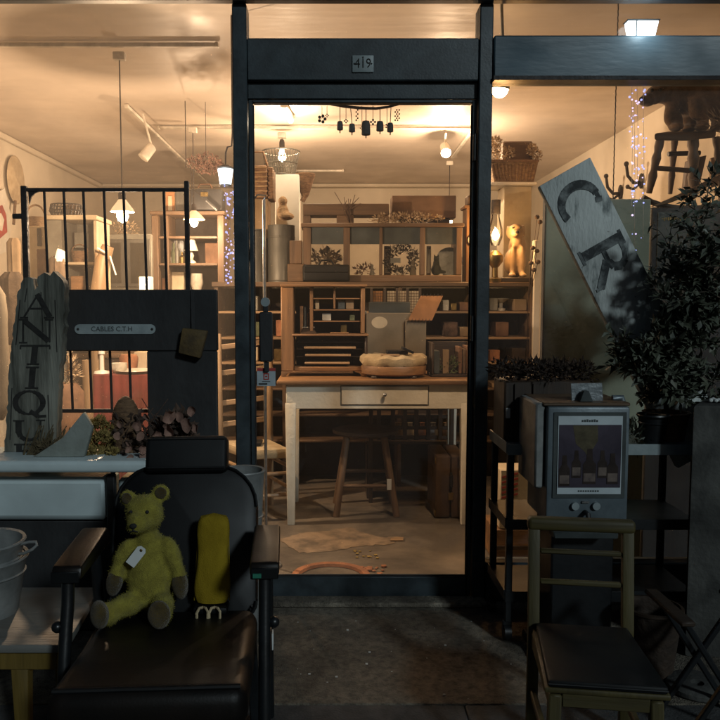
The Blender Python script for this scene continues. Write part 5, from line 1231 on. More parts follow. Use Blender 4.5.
# ------------------------------------------------------------------ inside, right window
# column with flower basket
Yc2 = 5.3
zc4 = P(0, 186, Yc2).z
colr = MB().px(503, 186, 531, 300, Yc2, .2, .006, z0=0, z1=zc4).solo('lit_column', K['creampaint'], 'cream square column lit warmly behind the plaster dog', 'column')
MB().px(491, 186.5, 537, 190, Yc2-.05, .3, .003, z0=zc4+.001, z1=zc4+.02).solo('wall_shelf', K['white'], 'small white shelf on the cream column, carrying the flower basket', 'shelf')
zc5 = zc4+.021
fbk = thing('flower_basket', 'wicker basket of dried flowers on the shelf of the cream column', 'basket', (P(514,186,Yc2).x, Yc2+.06, zc5))
x0, x1, z0, z1 = R4(490, 161, 538.5, 186, Yc2-.03)
M_ = [V(x0+.03,Yc2-.03,zc5),V(x1-.03,Yc2-.03,zc5),V(x1,Yc2-.03,z1),V(x0,Yc2-.03,z1)]
MB().prism(M_, V(0,.2,0), .006).build('body', K['wickerlight'], fbk)
m = MB()
for k in range(13): t = (k+.5)/13; a = M_[0].lerp(M_[1], t); b = M_[3].lerp(M_[2], t); m.bar(a+V(0,-.004,.01), b+V(0,-.004,-.02), .006, .006)
m.build('weave', K['wicker'], fbk); MB().bar(M_[3]+V(0,-.006,0), M_[2]+V(0,-.006,0), .016, .018, .004).build('rim', K['wicker'], fbk)
m = MB()
for (u, v, r) in ((492,150,.05),(500,152,.05),(496,142,.035),(508,153,.04),(536,155,.035),(532,149,.03)): scatter(m, P(u, v, Yc2+.03), (r,r,r), 120, .022, .012, rb)
m.build('dried_flower', K['drylight'], fbk)
zz = z1+.001
MB().px(503, 141, 533, 160, Yc2+.06, .10, .01, z0=zz).build('inner_box', K['wx'], fbk)
# plaster dog
dg_ = P(516, 280, 4.98)
pd_ = soft([((.0,.02,.10),(.075,.07,.10)),((.02,.04,.20),(.06,.055,.09)),((-.03,-.04,.10),(.022,.022,.11)),((.03,-.04,.10),(.022,.022,.11)),((-.035,-.06,.015),(.026,.035,.016)),((.035,-.06,.015),(.026,.035,.016)),
   ((-.005,-.02,.30),(.05,.05,.05)),((-.02,-.075,.28),(.03,.045,.026)),((.045,.0,.30),(.014,.03,.045)),((-.052,.0,.30),(.012,.028,.042)),((.0,-.01,.245),(.042,.04,.06))], .009, 3)
dog = thing('plaster_dog', 'seated plaster dog lit orange by the lamp right of the door post', 'figurine', (dg_.x, 5.0, zs_+.03))
pd_.build('body', K['dog'], dog, local=True)
MB().ball((-.022,-.12,.285), (.012,.008,.010), 10).build('nose', K['ink'], dog, local=True)
for s in (-1, 1): MB().ball((-.012+s*.024,-.062,.318), .006, 8).build('eye', K['ink'], dog, local=True)
MB().box(-.12,.12,-.11,.10,-.029,-.001,.004).build('plinth', K['dx'], dog, local=True)
p = P(495.5, 233, 4.93); ll = thing('oil_lamp', 'lit glass oil lamp on the shelves right against the door post', 'lamp', (p.x, 4.93, zs_))
MB().lathe((p.x,4.93,zs_+.001), [(0,0),(.05,0),(.055,.02),(.02,.03),(.018,.09),(.05,.13),(.05,.17),(.02,.2),(0,.2)], 20).build('font', K['brass'], ll)
MB().lathe((p.x,4.93,p.z-.10), [(.025,.02),(.045,.07),(.045,.12),(.025,.2),(.025,.24)], 18).build('chimney', K['cabglass'], ll)
MB().lathe((p.x,4.93,p.z-.02), [(0,-.03),(.02,-.015),(.026,.005),(.012,.04),(0,.055)], 14).build('flame_bulb', K['bulb'], ll); light('lamp_light', ll, (p.x+.0, 4.86, p.z+.01), 5.5, (1,.52,.18))
MB().tube([(p.x,4.93,P(0,214,4.93).z),(p.x-.0,4.93,P(0,200,4.93).z)], .03, 12).build('hood', K['rust'], ll)
# dried stalk
q = P(535, 240, 4.6); st3 = thing('dried_stalk', 'tall dried poppy stalks right of the plaster dog', 'dried stalk', (q.x, 4.82, 0))
m = MB(); m2 = MB()
for i, (u, v) in enumerate(((537,217),(540,222),(533,248),(537,251),(538,262),(531,263),(534,270))):
    e = P(u, v, 4.80); m.tube([(q.x+.03, 4.82, .02), (q.x+.02, 4.82, 1.2), e], .0022, 5); m2.ball(e, (.016,.016,.014), 10)
m.build('stem', K['drybrown'], st3); m2.build('seed_head', K['drybrown'], st3)
MB().lathe((q.x+.03, 4.82, .001), [(0,0),(.06,0),(.07,.1),(.05,.3),(.04,.35),(.034,.35),(0,.02)], 18).build('vase', K['tin'], st3)
# green board and dark cabinet behind the tree
gbd = thing('green_board', 'large pale green board standing inside the right window', 'board', (P(594,400,3.22).x, 3.22, 0))
x0, x1, z0, z1 = R4(543.5, 199, 647, 470, 3.22)
MB().box(x0, x1, 3.22, 3.25, 0, z1, .004).build('panel', K['green'], gbd); MB().box(x0-.006, x0-.0005, 3.218, 3.25, 0, z1, .001).build('edge_strip', K['ink'], gbd)
Ycb = 3.5
zcb = P(0, 207, Ycb).z
dcb = thing('dark_cabinet', 'tall dark cabinet with faded gilt lettering behind the olive tree', 'cabinet', (P(690,300,Ycb).x, Ycb+.2, 0))
x0, x1, z0, z1 = R4(649, 208, 740, 400, Ycb)
MB().box(x0, x1, Ycb, Ycb+.5, 0, zcb, .006).build('body', K['darkpanel'], dcb)
x0, x1, z0, z1 = R4(657, 212, 712, 290, Ycb-.004); MB().box(x0, x1, Ycb-.005, Ycb-.0005, z0, z1, .001).build('front_panel', K['bluegrey'], dcb)
m = MB(); r5 = random.Random(2)
for i in range(13):
    u = 662+i*2; x_, _, za_3, zb_3 = R4(u, 216+r5.random()*2, u+1.2, 221-r5.random()*2, Ycb-.007); m.box(x_, x_+.006, Ycb-.0065, Ycb-.0055, za_3, zb_3)
m.build('gilt_mark', K['brass'], dcb)
# rocking chair
Yx = 3.62; rk2 = thing('rocking_chair', 'small wooden rocking chair standing on the dark cabinet', 'chair', (P(690,205,Yx).x, Yx+.1, zcb))
sa, sb_, sc3 = P(655,139,Yx), P(712,138,Yx), P(700,128,Yx+.28)
m = MB(); m.prism([P(654,133,Yx), P(688,134,Yx), P(716,130,Yx+.05), P(716,128,Yx+.3), P(680,130,Yx+.3)], V(0,0,-.035), .01); m.build('seat', K['wx'], rk2)
def turned(p0, p1, r):
    n = 9; pts = [Vector(p0).lerp(Vector(p1), i/n) for i in range(n+1)]; MB().tube(pts, [r*k for k in (.9,.95,.72,1.0,.8,.68,.98,.85,.7,.6)], 10).build('leg', K['wz'], rk2)
turned(P(660,141,Yx+.02), P(649,193,Yx+.02), .022); turned(P(693,139,Yx+.04), P(694,196,Yx+.04), .028)
turned(P(675,137,Yx+.28), P(670,194,Yx+.28), .018); turned(P(716,137,Yx+.28), P(722,190,Yx+.28), .02)
MB().tube([P(656,168,Yx+.02), P(694,171,Yx+.04)], .012, 8).build('rung', K['wx'], rk2); MB().tube([P(668,154,Yx+.2), P(700,153,Yx+.2)], .012, 8).build('rung', K['dx'], rk2)
def rocker(y, pts_):
    q_ = [P(u, v, y) for u, v in pts_]; off = min(p.z for p in q_)-zcb-.012
    for a_, b_ in zip(q_, q_[1:]): pass
    m = MB(); m.tube([p-V(0,0,off) for p in q_], .014, 8); m.build('rocker', K['px'] if y > Yx+.1 else K['dx'], rk2)
rocker(Yx+.02, ((643,191),(652,196),(664,200),(678,202),(700,202),(725,197)))
m = MB(); a_ = [P(u, v, Yx+.0) for u, v in ((650,208),(670,203),(695,193),(730,176))]; 
m.prism([a_[0]+V(0,0,.004),a_[1]+V(0,0,.0),a_[2],a_[3],a_[3]+V(0,0,.03),a_[2]+V(0,0,.03),a_[1]+V(0,0,.022)], V(0,.03,0), .003); m.build('rocker', K['px'], rk2)
# leaning board and frame by the chair
MB().prism([P(689,198,3.78), P(697,198,3.78), P(707,155,3.78), P(694,158,3.78)], V(.0,.10,0), .004).solo('leaning_board', K['wz'], 'brown board leaning between the legs of the rocking chair', 'board')
a_ = [P(u, v, 3.95) for u, v in ((711,188),(735,180),(735,150),(711,158))]; zmin = min(p.z for p in a_)
pf = thing('framed_picture', 'framed pale picture propped beside the rocking chair', 'picture', (a_[0].x, 3.95, zcb)); MB().prism(a_, V(0,.02,0), .003).build('frame', K['px'], pf); MB().bar((a_[0]+a_[1])/2, V(((a_[0]+a_[1])/2).x, 3.96, zcb), .03, .02).build('easel', K['dz'], pf)
# plush animal
pz0 = P(0,128,Yx+.1).z
pc2 = P(692,125,Yx+.1)
def pv(u, v, dy=0): q_ = P(u, v, Yx+.1+dy); return (q_.x-pc2.x, dy, q_.z-pz0)
pa = soft([(pv(705,101),(.10,.085,.085)),(pv(728,103),(.11,.09,.10)),(pv(688,98),(.085,.075,.085)),(pv(676,95),(.06,.06,.065)),
   (pv(664,91,-.02),(.062,.06,.06)),(pv(655,95,-.05),(.046,.046,.044),14,rot('Y',-40)),(pv(648,99.5,-.07),(.036,.038,.034)),(pv(643.5,101,-.08),(.022,.03,.022)),
   (pv(672,108,-.03),(.032,.034,.085),14,rot('Y',14)),(pv(677,122,-.03),(.027,.03,.05)),(pv(676,127,-.05),(.034,.045,.02)),
   (pv(688,112,.05),(.034,.034,.08)),(pv(690,124,.05),(.03,.032,.045)),(pv(689,128,.03),(.036,.045,.018)),
   (pv(697,107,-.06),(.05,.035,.065),14,rot('Y',-12)),(pv(703,121,-.06),(.026,.03,.045)),(pv(702,127,-.075),(.034,.042,.02)),
   (pv(722,120,.0),(.05,.05,.06)),(pv(722,127,-.02),(.055,.06,.02)),
   (pv(671,83,.035),(.018,.014,.03)),(pv(664,86,-.085),(.02,.012,.034),14,rot('Y',30))], .009, 3)
pl_ = thing('plush_animal', 'large brown plush dog standing on the rocking chair, head hanging left', 'plush toy', (pc2.x, Yx+.1, pz0))
pa.build('body', K['brownplush'], pl_, local=True)
q_ = Vector(pv(642,99,-.105)); MB().ball(q_, (.014,.010,.011), 10).build('nose', K['ink'], pl_, local=True)
for u in (652, 660): q_ = Vector(pv(u,90,-.092)); MB().ball(q_, .009, 8).build('eye', K['ink'], pl_, local=True)
# dry plant hanging over the chair on the right
m = MB(); scatter(m, P(722,122,3.58), (.06,.05,.05), 120, .05, .004, rb); m.solo('straw_tuft', K['drylight'], 'tuft of dry straw at the right edge beside the plush dog', 'dried grass')
# coat hooks on the right wall, hanging chain
for i, (u, v) in enumerate(((620,192),(641,181))):
    q = Px(u, v, XR-.012); t = thing('coat_hook', ('lower left', 'upper right')[i]+' black iron coat hook on the white wall below the plush dog', 'hook', q.to_tuple(), 0, 'coat hooks')
    MB().ball(q, (.012,.035,.055), 12).build('plate', K['rust'], t)
    MB().tube([q+V(-.01,0,-.01), q+V(-.06,-.02,-.015), q+V(-.11,-.04,.03), q+V(-.125,-.05,.10)], [.012,.012,.011,.010], 8).ball(q+V(-.126,-.05,.11), .018, 8).tube([q+V(-.01,0,-.02), q+V(-.06,-.02,-.06), q+V(-.10,-.03,-.05)], .010, 8).ball(q+V(-.105,-.03,-.045), .016, 8).build('hook', K['rust'], t)
q = P(613, 200, 3.4); m = MB(); hc = thing('hanging_chain', 'thin dark chain hanging from the ceiling in front of the right wall', 'chain', (q.x, 3.4, q.z))
zz = q.z; k = 0; m = MB()
while zz < ZC:
    rr = .0012; m.tube([(q.x-(rr if k % 2 == 0 else 0), 3.4-(0 if k % 2 == 0 else rr), zz), (q.x, 3.4, zz+.007), (q.x+(rr if k % 2 == 0 else 0), 3.4+(0 if k % 2 == 0 else rr), zz+.014)], .0026, 5); zz += .013; k += 1
m.build('links', K['rust'], hc)
# reflections of lights across the street, built as hanging LED strings
def fairy(label, strands, Y, n, seed):
    r = random.Random(seed); top = P(strands[0][0], strands[0][1], Y)
    t = thing('fairy_light_reflection', label, 'light reflection', (top.x, Y, top.z), 0, 'fairy light reflections')
    for u, v0, v1 in strands:
        a, b = P(u, v0, Y), P(u, v1, Y); MB().tube([a, a.lerp(b,.5)+V(.004,0,0), b], .0008, 4).build('wire', K['track'], t)
    for i in range(n):
        u, v0, v1 = strands[i % len(strands)]; v = v0+(v1-v0)*r.random(); q_ = P(u+r.gauss(0,1.3), v, Y)
        MB().ball(q_+V(0,-.003,0), r.choice((.002,.0026,.0034,.0042)), 6).build('led', K['ledv'] if r.random() < .3 else K['led'], t)
zw = 82
fairy('blue white fairy light reflections built as strings in the right window beside the chain', ((631.5,82,206),(637,82,190),(643,82,240),(634,100,262)), 3.1, 88, 4)
fairy('blue white fairy light reflections built as strings beside the left door post', ((226,180,285),(229.5,190,285),(234,186,285)), 3.1, 92, 6)

# ------------------------------------------------------------------ inside, left window
# street lamp reflection in the left pane, built as a hanging lantern
q = P(225.5, 177, 3.55); lan = thing('lantern_reflection', 'stand-in for a street lantern reflected in the left pane, on a curved hook', 'lantern', q.to_tuple())
MB().lathe(q, [(0,-.035),(.026,-.033),(.036,.034),(0,.036)], 20).build('glass', K['coollit'], lan)
MB().lathe(q, [(0,.037),(.04,.037),(.04,.042),(.012,.055),(0,.055)], 20).lathe(q, [(0,-.046),(.03,-.046),(.03,-.036),(0,-.036)], 20).build('cap', K['rust'], lan)
MB().tube([q+V(0,0,.055), q+V(.002,0,.11), q+V(.01,0,.135), q+V(.03,0,.14), q+V(.034,0,.2), (q.x+.034, q.y, ZC-.001)], .004, 8).build('hook', K['rust'], lan)
light('lamp_light', lan, q+V(0,-.06,0), .5, (.75,.92,1))  # added glow for the reflected lantern
# left wall things
q = Px(16, 180, XL+.03); fan = thing('straw_fan', 'pale oval straw fan hanging on the left wall', 'fan', q.to_tuple())
MB().ball(q, (.012,.17,.19), 20).build('blade', K['fan'], fan); MB().tube([q+V(.01,-.05,-.17), q+V(.02,-.12,-.36)], .012, 8).build('handle', K['wicker'], fan)
q0 = Px(3, 226, XL+.02); fl_ = thing('red_white_flag', 'red and white printed pennant standing at the left edge', 'flag', q0.to_tuple())
a_ = [Px(u, v, XL+.02) for u, v in ((-14,200),(4,188),(10,215),(9,250),(-4,256),(-16,240))]; MB().prism(a_, V(.006,0,0)).build('cloth', K['white'], fl_)
a_ = [Px(u, v, XL+.0275) for u, v in ((-14,212),(2,205),(6,215),(7,232),(-2,240),(-12,232))]; MB().prism(a_, V(.003,0,0)).build('red_print', K['redp'], fl_)
a_ = [Px(u, v, XL+.0315) for u, v in ((-10,218),(1,213),(4,220),(2,231),(-8,228))]; MB().prism(a_, V(.002,0,0)).build('inner_print', K['white'], fl_)
# hanging clothes near left window
for i, (u0, v0, u1, v1, Y, mt_, lb) in enumerate(((8,238,22,300,4.4,'cardboard','tan cloth roll standing behind the driftwood sign'),(1,272,27,345,4.2,'coat','dark brown coat standing behind the driftwood sign'),(-22,285,9,420,4.0,'cardgrey','pale cloth standing at the left edge of the window'),(50,256,66,300,4.3,'coat','dark brown doll shape behind the railing, beside the driftwood sign'))):
    x0, x1, z0, z1 = R4(u0, v0, u1, v1, Y); m = MB(); n = 14
    for side in (0, 1):
        pass
    prof = []
    for k in range(n+1):
        t = k/n; w = (.75+.25*math.sin(t*2.2)) ; prof.append((max(.01, (x1-x0)/2*w*(.6 if k in (0, n) else 1)), z0+(z1-z0)*t))
    m.lathe(((x0+x1)/2, Y, 0), [(0, z0)]+prof+[(0, z1)], 22, 1, .45)
    for vv in m.bm.verts:
        d = vv.co.x-(x0+x1)/2; a = math.atan2(vv.co.y-Y, d); f = 1+.12*math.sin(a*5+vv.co.z*3)+.1*noise.noise(vv.co*9); vv.co.x = (x0+x1)/2+d*f; vv.co.y = Y+(vv.co.y-Y)*f
    t = thing(('cloth_roll','coat','pale_cloth','coat')[i], lb, ('cloth','coat','cloth','coat')[i], ((x0+x1)/2, Y, z0)); m.build('cloth', K[mt_], t)
    MB().tube([((x0+x1)/2, Y, z0+.02), ((x0+x1)/2, Y, 0)], .012, 8).build('stand', K['dz'], t)
q = P(58, 254, 4.3); MB().prism([P(53,262,4.28),P(62,262,4.28),P(64,252,4.28),P(57,248,4.28)], V(0,.06,0), .006).solo('lamp_shade', K['white'], 'small pale paper shade on top of the brown shape behind the railing', 'shade')
# cream cabinets on the left
Yl = 5.3
zA = P(0, 225, Yl).z
c1 = MB().px(23, 226, 47.5, 300, Yl, .3, .006, z0=0).solo('cream_cabinet', K['creampaint'], 'narrow cream cabinet behind the left end of the railing', 'cabinet')
MB().px(37, 228, 41, 246, Yl-.01, .008, .001).solo('wall_scale', K['ink'], 'narrow dark strip hanging on the cream cabinet', 'strip')
MB().px(37, 249, 47, 286, Yl-.06, .05, .004).solo('brown_folder', K['book'], 'brown folder leaning on the front of the narrow cream cabinet', 'folder')
bsk = thing('handled_basket', 'small wicker basket with arched handle on the narrow cream cabinet', 'basket', (P(36,225,Yl).x, Yl+.1, zA))
c = V(P(36,225,Yl+.1).x, Yl+.1, P(0,226,Yl).z+.001)
MB().lathe(c, [(0,0),(.055,0),(.068,.07),(.06,.07),(0,.01)], 22).build('body', K['wickerlight'], bsk); MB().tube([c+V(.066*math.cos(a),0,.07+.085*math.sin(a)) for a in [k*PI/10 for k in range(11)]], .007, 8).build('handle', K['wickerlight'], bsk)
Yl2 = 5.0; x0, x1, z0, z1 = R4(48, 220, 97, 290, Yl2)
oc = thing('open_shelves', 'cream open shelves with baskets behind the left railing', 'shelves', ((x0+x1)/2, Yl2+.15, 0))
xm = P(63,250,Yl2).x
MB().box(x0, xm, Yl2-.02, Yl2+.3, 0, z1-.001, .004).build('side_cupboard', K['greypaint'], oc)
MB().box(x0-.01, x1+.01, Yl2-.025, Yl2+.32, z1, z1+.03, .004).build('top_board', K['creampaint'], oc)
MB().box(x1-.02, x1, Yl2, Yl2+.3, 0, z1-.001, .003).build('side_panel', K['creampaint'], oc); MB().box(xm+.001, x1-.021, Yl2+.28, Yl2+.3, 0, z1-.001).build('back_board', K['greypaint'], oc)
zsl = []
for v in (262, 291, 320): z_ = P(0,v,Yl2).z; zsl.append(z_); MB().box(xm+.002, x1-.022, Yl2, Yl2+.279, z_-.018, z_, .003).build('shelf', K['creampaint'], oc)
def basket(label, c, r, h, mt_, handle=True, open_=True):
    t = thing('basket', label, 'basket', c, 0); m = MB(); c = Vector(c)
    m.lathe(c, [(0,.002),(r*.8,.002),(r,h*.6),(r*.98,h),(r*.88,h),(r*.85,h*.6),(0,.02)], 22); m.build('body', K[mt_], t)
    if handle: MB().tube([c+V(r*.95*math.cos(a),0,h*.95+r*.9*math.sin(a)) for a in [k*PI/10 for k in range(11)]], r*.08, 8).build('handle', K[mt_], t)
basket('dark round basket on the upper cream open shelf', (P(80,262,Yl2+.1).x, Yl2+.1, zsl[0]+.001), .055, .075, 'wicker')
MB().px(70.5, 276, 83, 291, Yl2+.05, .12, .004, z0=zsl[1]+.001).solo('orange_box', K['ox'], 'small orange wooden box on the lower cream open shelf', 'box')
MB().px(74, 232, 86, 248, Yl2+.12, .06, .004, z0=zsl[0]+.10).solo('grey_tray', K['greypaint'], 'grey tray standing at the back of the upper cream open shelf', 'tray')
# black wire basket on top
zW = z1+.031; xw0, xw1 = P(47,212,Yl2+.08).x, P(80,212,Yl2+.08).x; hw = P(0,204,Yl2+.08).z-zW
wk = thing('black_wire_basket', 'long black wire basket on top of the cream open shelves', 'basket', ((xw0+xw1)/2, Yl2+.14, zW)); m = MB()
cx_, rx_, cy_ = (xw0+xw1)/2, (xw1-xw0)/2, Yl2+.14
ring = lambda f, z_: [V(cx_+rx_*f*math.cos(k*PI/16), cy_+.10*f*math.sin(k*PI/16), z_) for k in range(33)]
for f, z_ in ((.85,zW+.005),(1,zW+hw*.5),(.92,zW+hw)): m.tube(ring(f, z_), .005, 6)
m.build('hoop', K['black'], wk); m = MB()
for k in range(26):
    a = k*PI/13; m.tube([V(cx_+rx_*.85*math.cos(a), cy_+.085*math.sin(a), zW+.005), V(cx_+rx_*math.cos(a), cy_+.10*math.sin(a), zW+hw*.5), V(cx_+rx_*.92*math.cos(a+.12), cy_+.092*math.sin(a+.12), zW+hw)], .004, 5)
m.build('wire', K['black'], wk)
m = MB(); m.ball((P(71,214,Yl2+.14).x, Yl2+.14, zW+.045), (.06,.045,.042), 14); m.solo('grey_bundle', K['coat'], 'dark bundle lying in the black wire basket', 'bundle')
# driftwood trunk piece and pale pole
m = MB(); m.tube([P(97,330,4.7), P(99,290,4.7), P(102,262,4.7), P(108,246,4.7)], [.05,.05,.045,.035], 12); m.tube([P(100,275,4.7), P(97,250,4.7)], [.03,.02], 8)
for vv in m.bm.verts: vv.co += V(noise.noise(vv.co*12), noise.noise(vv.co*11+V(3,1,2)), 0)*.012
tkq = thing('driftwood_log', 'pale driftwood trunk standing behind the railing bars', 'driftwood', (P(98,330,4.7).x, 4.7, 0)); m.build('trunk', K['pz'], tkq); MB().tube([P(97,325,4.7), (P(97,325,4.7).x, 4.7, 0)], .04, 10).build('stump', K['pz'], tkq)
MB().tube([P(97.5,248,4.6), P(106,253,4.6)], .006, 8).tube([P(110,256,4.6), P(116,275,4.6)], .005, 8).solo('white_sticks', K['white'], 'two short white sticks beside the driftwood trunk', 'sticks')
# grey cupboard
Yu = 5.9; x0, x1, z0, z1 = R4(99, 234, 152, 300, Yu)
gcu = thing('grey_cupboard', 'grey glazed cupboard behind the nearest pendant lamp', 'cupboard', ((x0+x1)/2, Yu+.2, 0))
MB().box(x0, x1, Yu, Yu+.4, 0, z1, .006).build('body', K['greypaint'], gcu)
for a_, b_ in ((101,125),(127,150)):
    q0, q1, q2, q3 = R4(a_, 239, b_, 287, Yu-.012); MB().box(q0, q1, Yu-.012, Yu-.001, q2, q3, .003).build('door', K['tin'], gcu); MB().box(q0+.03, q1-.03, Yu-.016, Yu-.0125, q2+.03, q3-.03, .001).build('pane', K['cabglass'], gcu)
m = MB(); scatter(m, V((x0+x1)/2-.02, Yu+.1, z1+.05), (.10,.06,.05), 90, .03, .015, rb); 
for vv in m.bm.verts: vv.co.z = max(vv.co.z, z1+.001)
m.solo('dried_flowers', K['drylight'], 'small dried posy on top of the grey cupboard', 'dried flowers')
# tall wooden cabinet at the back left
Yo = 5.95; ztp = P(0, 211, Yo).z
wcb = thing('wooden_shelf_cabinet', 'reddish wooden open cabinet with lamps and bottles, left of the door', 'cabinet', (P(187,300,Yo).x, Yo+.15, 0))
x0, x1 = P(152,260,Yo).x, P(224,260,Yo).x
MB().box(x0-.01, x1+.01, Yo-.01, Yo+.34, ztp-.03, ztp, .004).build('top_board', K['wx'], wcb)
MB().box(x0, x0+.05, Yo, Yo+.32, 0, ztp-.031, .004).build('side', K['wz'], wcb); MB().box(x1-.05, x1, Yo, Yo+.32, 0, ztp-.031, .004).build('side', K['wz'], wcb)
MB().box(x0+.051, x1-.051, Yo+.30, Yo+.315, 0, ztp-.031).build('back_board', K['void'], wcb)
xmid = P(167,260,Yo).x; MB().box(xmid-.012, xmid+.012, Yo+.005, Yo+.29, 0, ztp-.031, .003).build('upright', K['wz'], wcb)
zo = []
for v in (236, 263, 290, 316, 345, 372, 398): z_ = P(0,v,Yo).z; zo.append(z_); MB().box(x0+.052, x1-.052, Yo+.006, Yo+.295, z_-.02, z_, .003).build('shelf', K['wx'], wcb)
sl = thing('small_table_lamp', 'small table lamp with white cone shade in the reddish cabinet', 'lamp', (P(191,262,Yo+.06).x, Yo+.08, zo[1]))
c = V(P(191.5,262,Yo+.08).x, Yo+.08, zo[1]+.001); hh = P(0,236,Yo+.08).z-zo[1]
MB().lathe(c, [(0,0),(.04,0),(.035,.015),(.012,.03),(.022,.06),(.010,.09),(.010,hh*.5)], 18).build('base', K['porcelain'], sl); MB().lathe(c, [(.055,hh*.45),(.02,hh*.98),(.016,hh*.98),(.05,hh*.45)], 24).build('shade', K['white'], sl)
for i, (u, hv, mt_) in enumerate(((170,252,'tin'),(174,243,'bookg'),(177,241,'tin'),(182,252,'brass'))):
    q = P(u, 262, Yo+.1); h_ = P(0,hv,Yo+.1).z-zo[1]; MB().lathe((q.x, Yo+.1, zo[1]+.001), [(0,0),(.022,0),(.024,h_*.55),(.009,h_*.72),(.009,h_),(0,h_)], 14).solo('bottle', K[mt_], ('short grey bottle at the left of the reddish cabinet shelf','tall green bottle, second from the left in the reddish cabinet','tall grey bottle, third from the left in the reddish cabinet','short brass bottle beside the white cone shade')[i], 'bottle', 'bottles in the reddish cabinet')
MB().px(168.5, 238, 184, 262, Yo+.22, .02, .003, z0=zo[1]+.001).solo('mirror', K['steel'], 'silvery framed mirror standing behind the bottles in the reddish cabinet', 'mirror')
MB().lathe((P(197,289,Yo+.1).x, Yo+.1, zo[2]+.001), [(0,0),(.035,0),(.05,.05),(.045,.13),(.04,.13),(0,.01)], 20).solo('glass_jar', K['porcelain'], 'pale jar on the third shelf of the reddish cabinet', 'jar')
MB().px(169, 272, 184, 290, Yo+.12, .1, .004, z0=zo[2]+.001).solo('white_box', K['creampaint'], 'cream box on the third shelf of the reddish cabinet', 'box')
MB().px(205, 243, 218, 262, Yo+.12, .1, .004, z0=zo[1]+.001).solo('brown_box', K['book'], 'brown box at the right end of the upper reddish cabinet shelf', 'box')
MB().px(158, 278, 165, 290, Yo+.12, .1, .004, z0=zo[2]+.001).solo('small_drum', K['terra'], 'small reddish box in the left slot of the reddish cabinet', 'box')
MB().px(170, 303, 200, 316, Yo+.1, .12, .004, z0=zo[3]+.001).solo('wide_box', K['cardboard'], 'wide brown box on the fourth shelf of the reddish cabinet', 'box')
tk_ = thing('black_toolbox', 'black metal box with handle and badge on top of the reddish cabinet', 'box', (P(206,210,Yo).x, Yo+.1, ztp))
x0, x1, z0, z1 = R4(190, 189, 222, 210, Yo+.02)
MB().box(x0, x1, Yo+.02, Yo+.22, ztp+.001, z1, .01, seg=2).build('body', K['darkpanel'], tk_); MB().px(200.5,192,208,196.5,Yo+.015,.004,.001).build('badge', K['brass'], tk_)
MB().tube([P(198,188,Yo+.1), P(200,184.5,Yo+.1), P(210,184.5,Yo+.1), P(212,188,Yo+.1)], .008, 8).build('handle', K['book'], tk_)
MB().bar(P(206,201,Yo-.03), P(217,211,Yo-.03), .03, .012, .002).solo('folded_knife', K['steel'], 'steel strap lying against the front of the black metal box', 'strap')
po = thing('orange_picture', 'orange picture board leaning on top of the reddish cabinet', 'picture', (P(172,210,Yo+.1).x, Yo+.1, ztp)); MB().px(165.5, 190, 174.5, 210, Yo+.1, .015, .002, z0=ztp+.001).build('board', K['orange'], po); MB().px(168, 196, 172, 209, Yo+.096, .0035, .001, z0=ztp+.01).build('print', K['creampaint'], po)
MB().px(175.5, 190, 184, 210, Yo+.12, .06, .003, z0=ztp+.001).solo('grey_picture', K['tin'], 'grey backed frame beside the orange picture', 'frame')
hf = thing('hanging_flowers', 'bunch of dried pinkish flowers hanging from the diagonal track', 'dried flowers', P(206,164,5.0).to_tuple()); m = MB()
for (u, v, r) in ((196,163,.05),(205,160,.06),(214,163,.05),(202,168,.045),(211,169,.04),(219,166,.03)): scatter(m, P(u, v, 5.0), (r,r,r*.8), 110, .02, .013, rb)
m.build('flower_head', K['drypink'], hf); a_ = P(206,160,5.0); MB().tube([a_, V(a_.x, 5.0, ZC-.01)], .002, 5).build('cord', K['rust'], hf)
# hanger hook
a_ = P(186,168,4.9); MB().tube([V(a_.x, 4.9, ZC-.03), a_, a_+V(.03,0,.01), a_+V(.035,0,-.09)], .003, 6).tube([a_+V(.035,0,-.09), a_+V(.035,0,-.13)], .003, 6).tube([a_+V(-.02,0,-.17), a_+V(.035,0,-.13), a_+V(.09,0,-.17)], .003, 6).solo('wire_hanger', K['rust'], 'thin wire hanger below the diagonal track', 'hanger')
# table with red cloth seen through the board's opening
Yr2 = 4.55; ztr = P(0, 375, Yr2).z
rt2 = thing('red_table', 'table under a bright red cloth seen through the opening of the charcoal board', 'table', (P(122,400,Yr2).x, Yr2+.3, 0))
x0, x1 = P(93,390,Yr2).x, P(160,390,Yr2).x
m = MB(); n = 40
loop0, loop1 = [], []
top = [(x0,Yr2),(x1,Yr2),(x1,Yr2+.55),(x0,Yr2+.55)]
for e in range(4):
    a_, b_ = Vector((*top[e],0)), Vector((*top[(e+1)%4],0)); nrm = (b_-a_).cross(V(0,0,1)).normalized()
    for k in range(n): t = k/n; pq = a_.lerp(b_, t); loop0.append(pq+V(0,0,ztr)); loop1.append(pq+nrm*(.012+.012*math.sin(k*1.1+e))+V(0,0,.05))
v0 = [m.bm.verts.new(p) for p in loop0]; v1 = [m.bm.verts.new(p) for p in loop1]
m.bm.faces.new(v0)
for k in range(len(v0)): m.bm.faces.new((v0[k], v1[k], v1[(k+1)%len(v0)], v0[(k+1)%len(v0)]))
bmesh.ops.recalc_face_normals(m.bm, faces=m.bm.faces); m.build('cloth', K['red'], rt2)
for x_ in (x0+.03, x1-.03):
    for y_ in (Yr2+.03, Yr2+.5): MB().box(x_-.02, x_+.02, y_-.02, y_+.02, 0, ztr-.005).build('leg', K['dz'], rt2)
q = P(102, 374, Yr2+.1); c = V(q.x, Yr2+.1, ztr+.001); hh = P(0,342,Yr2+.1).z-ztr
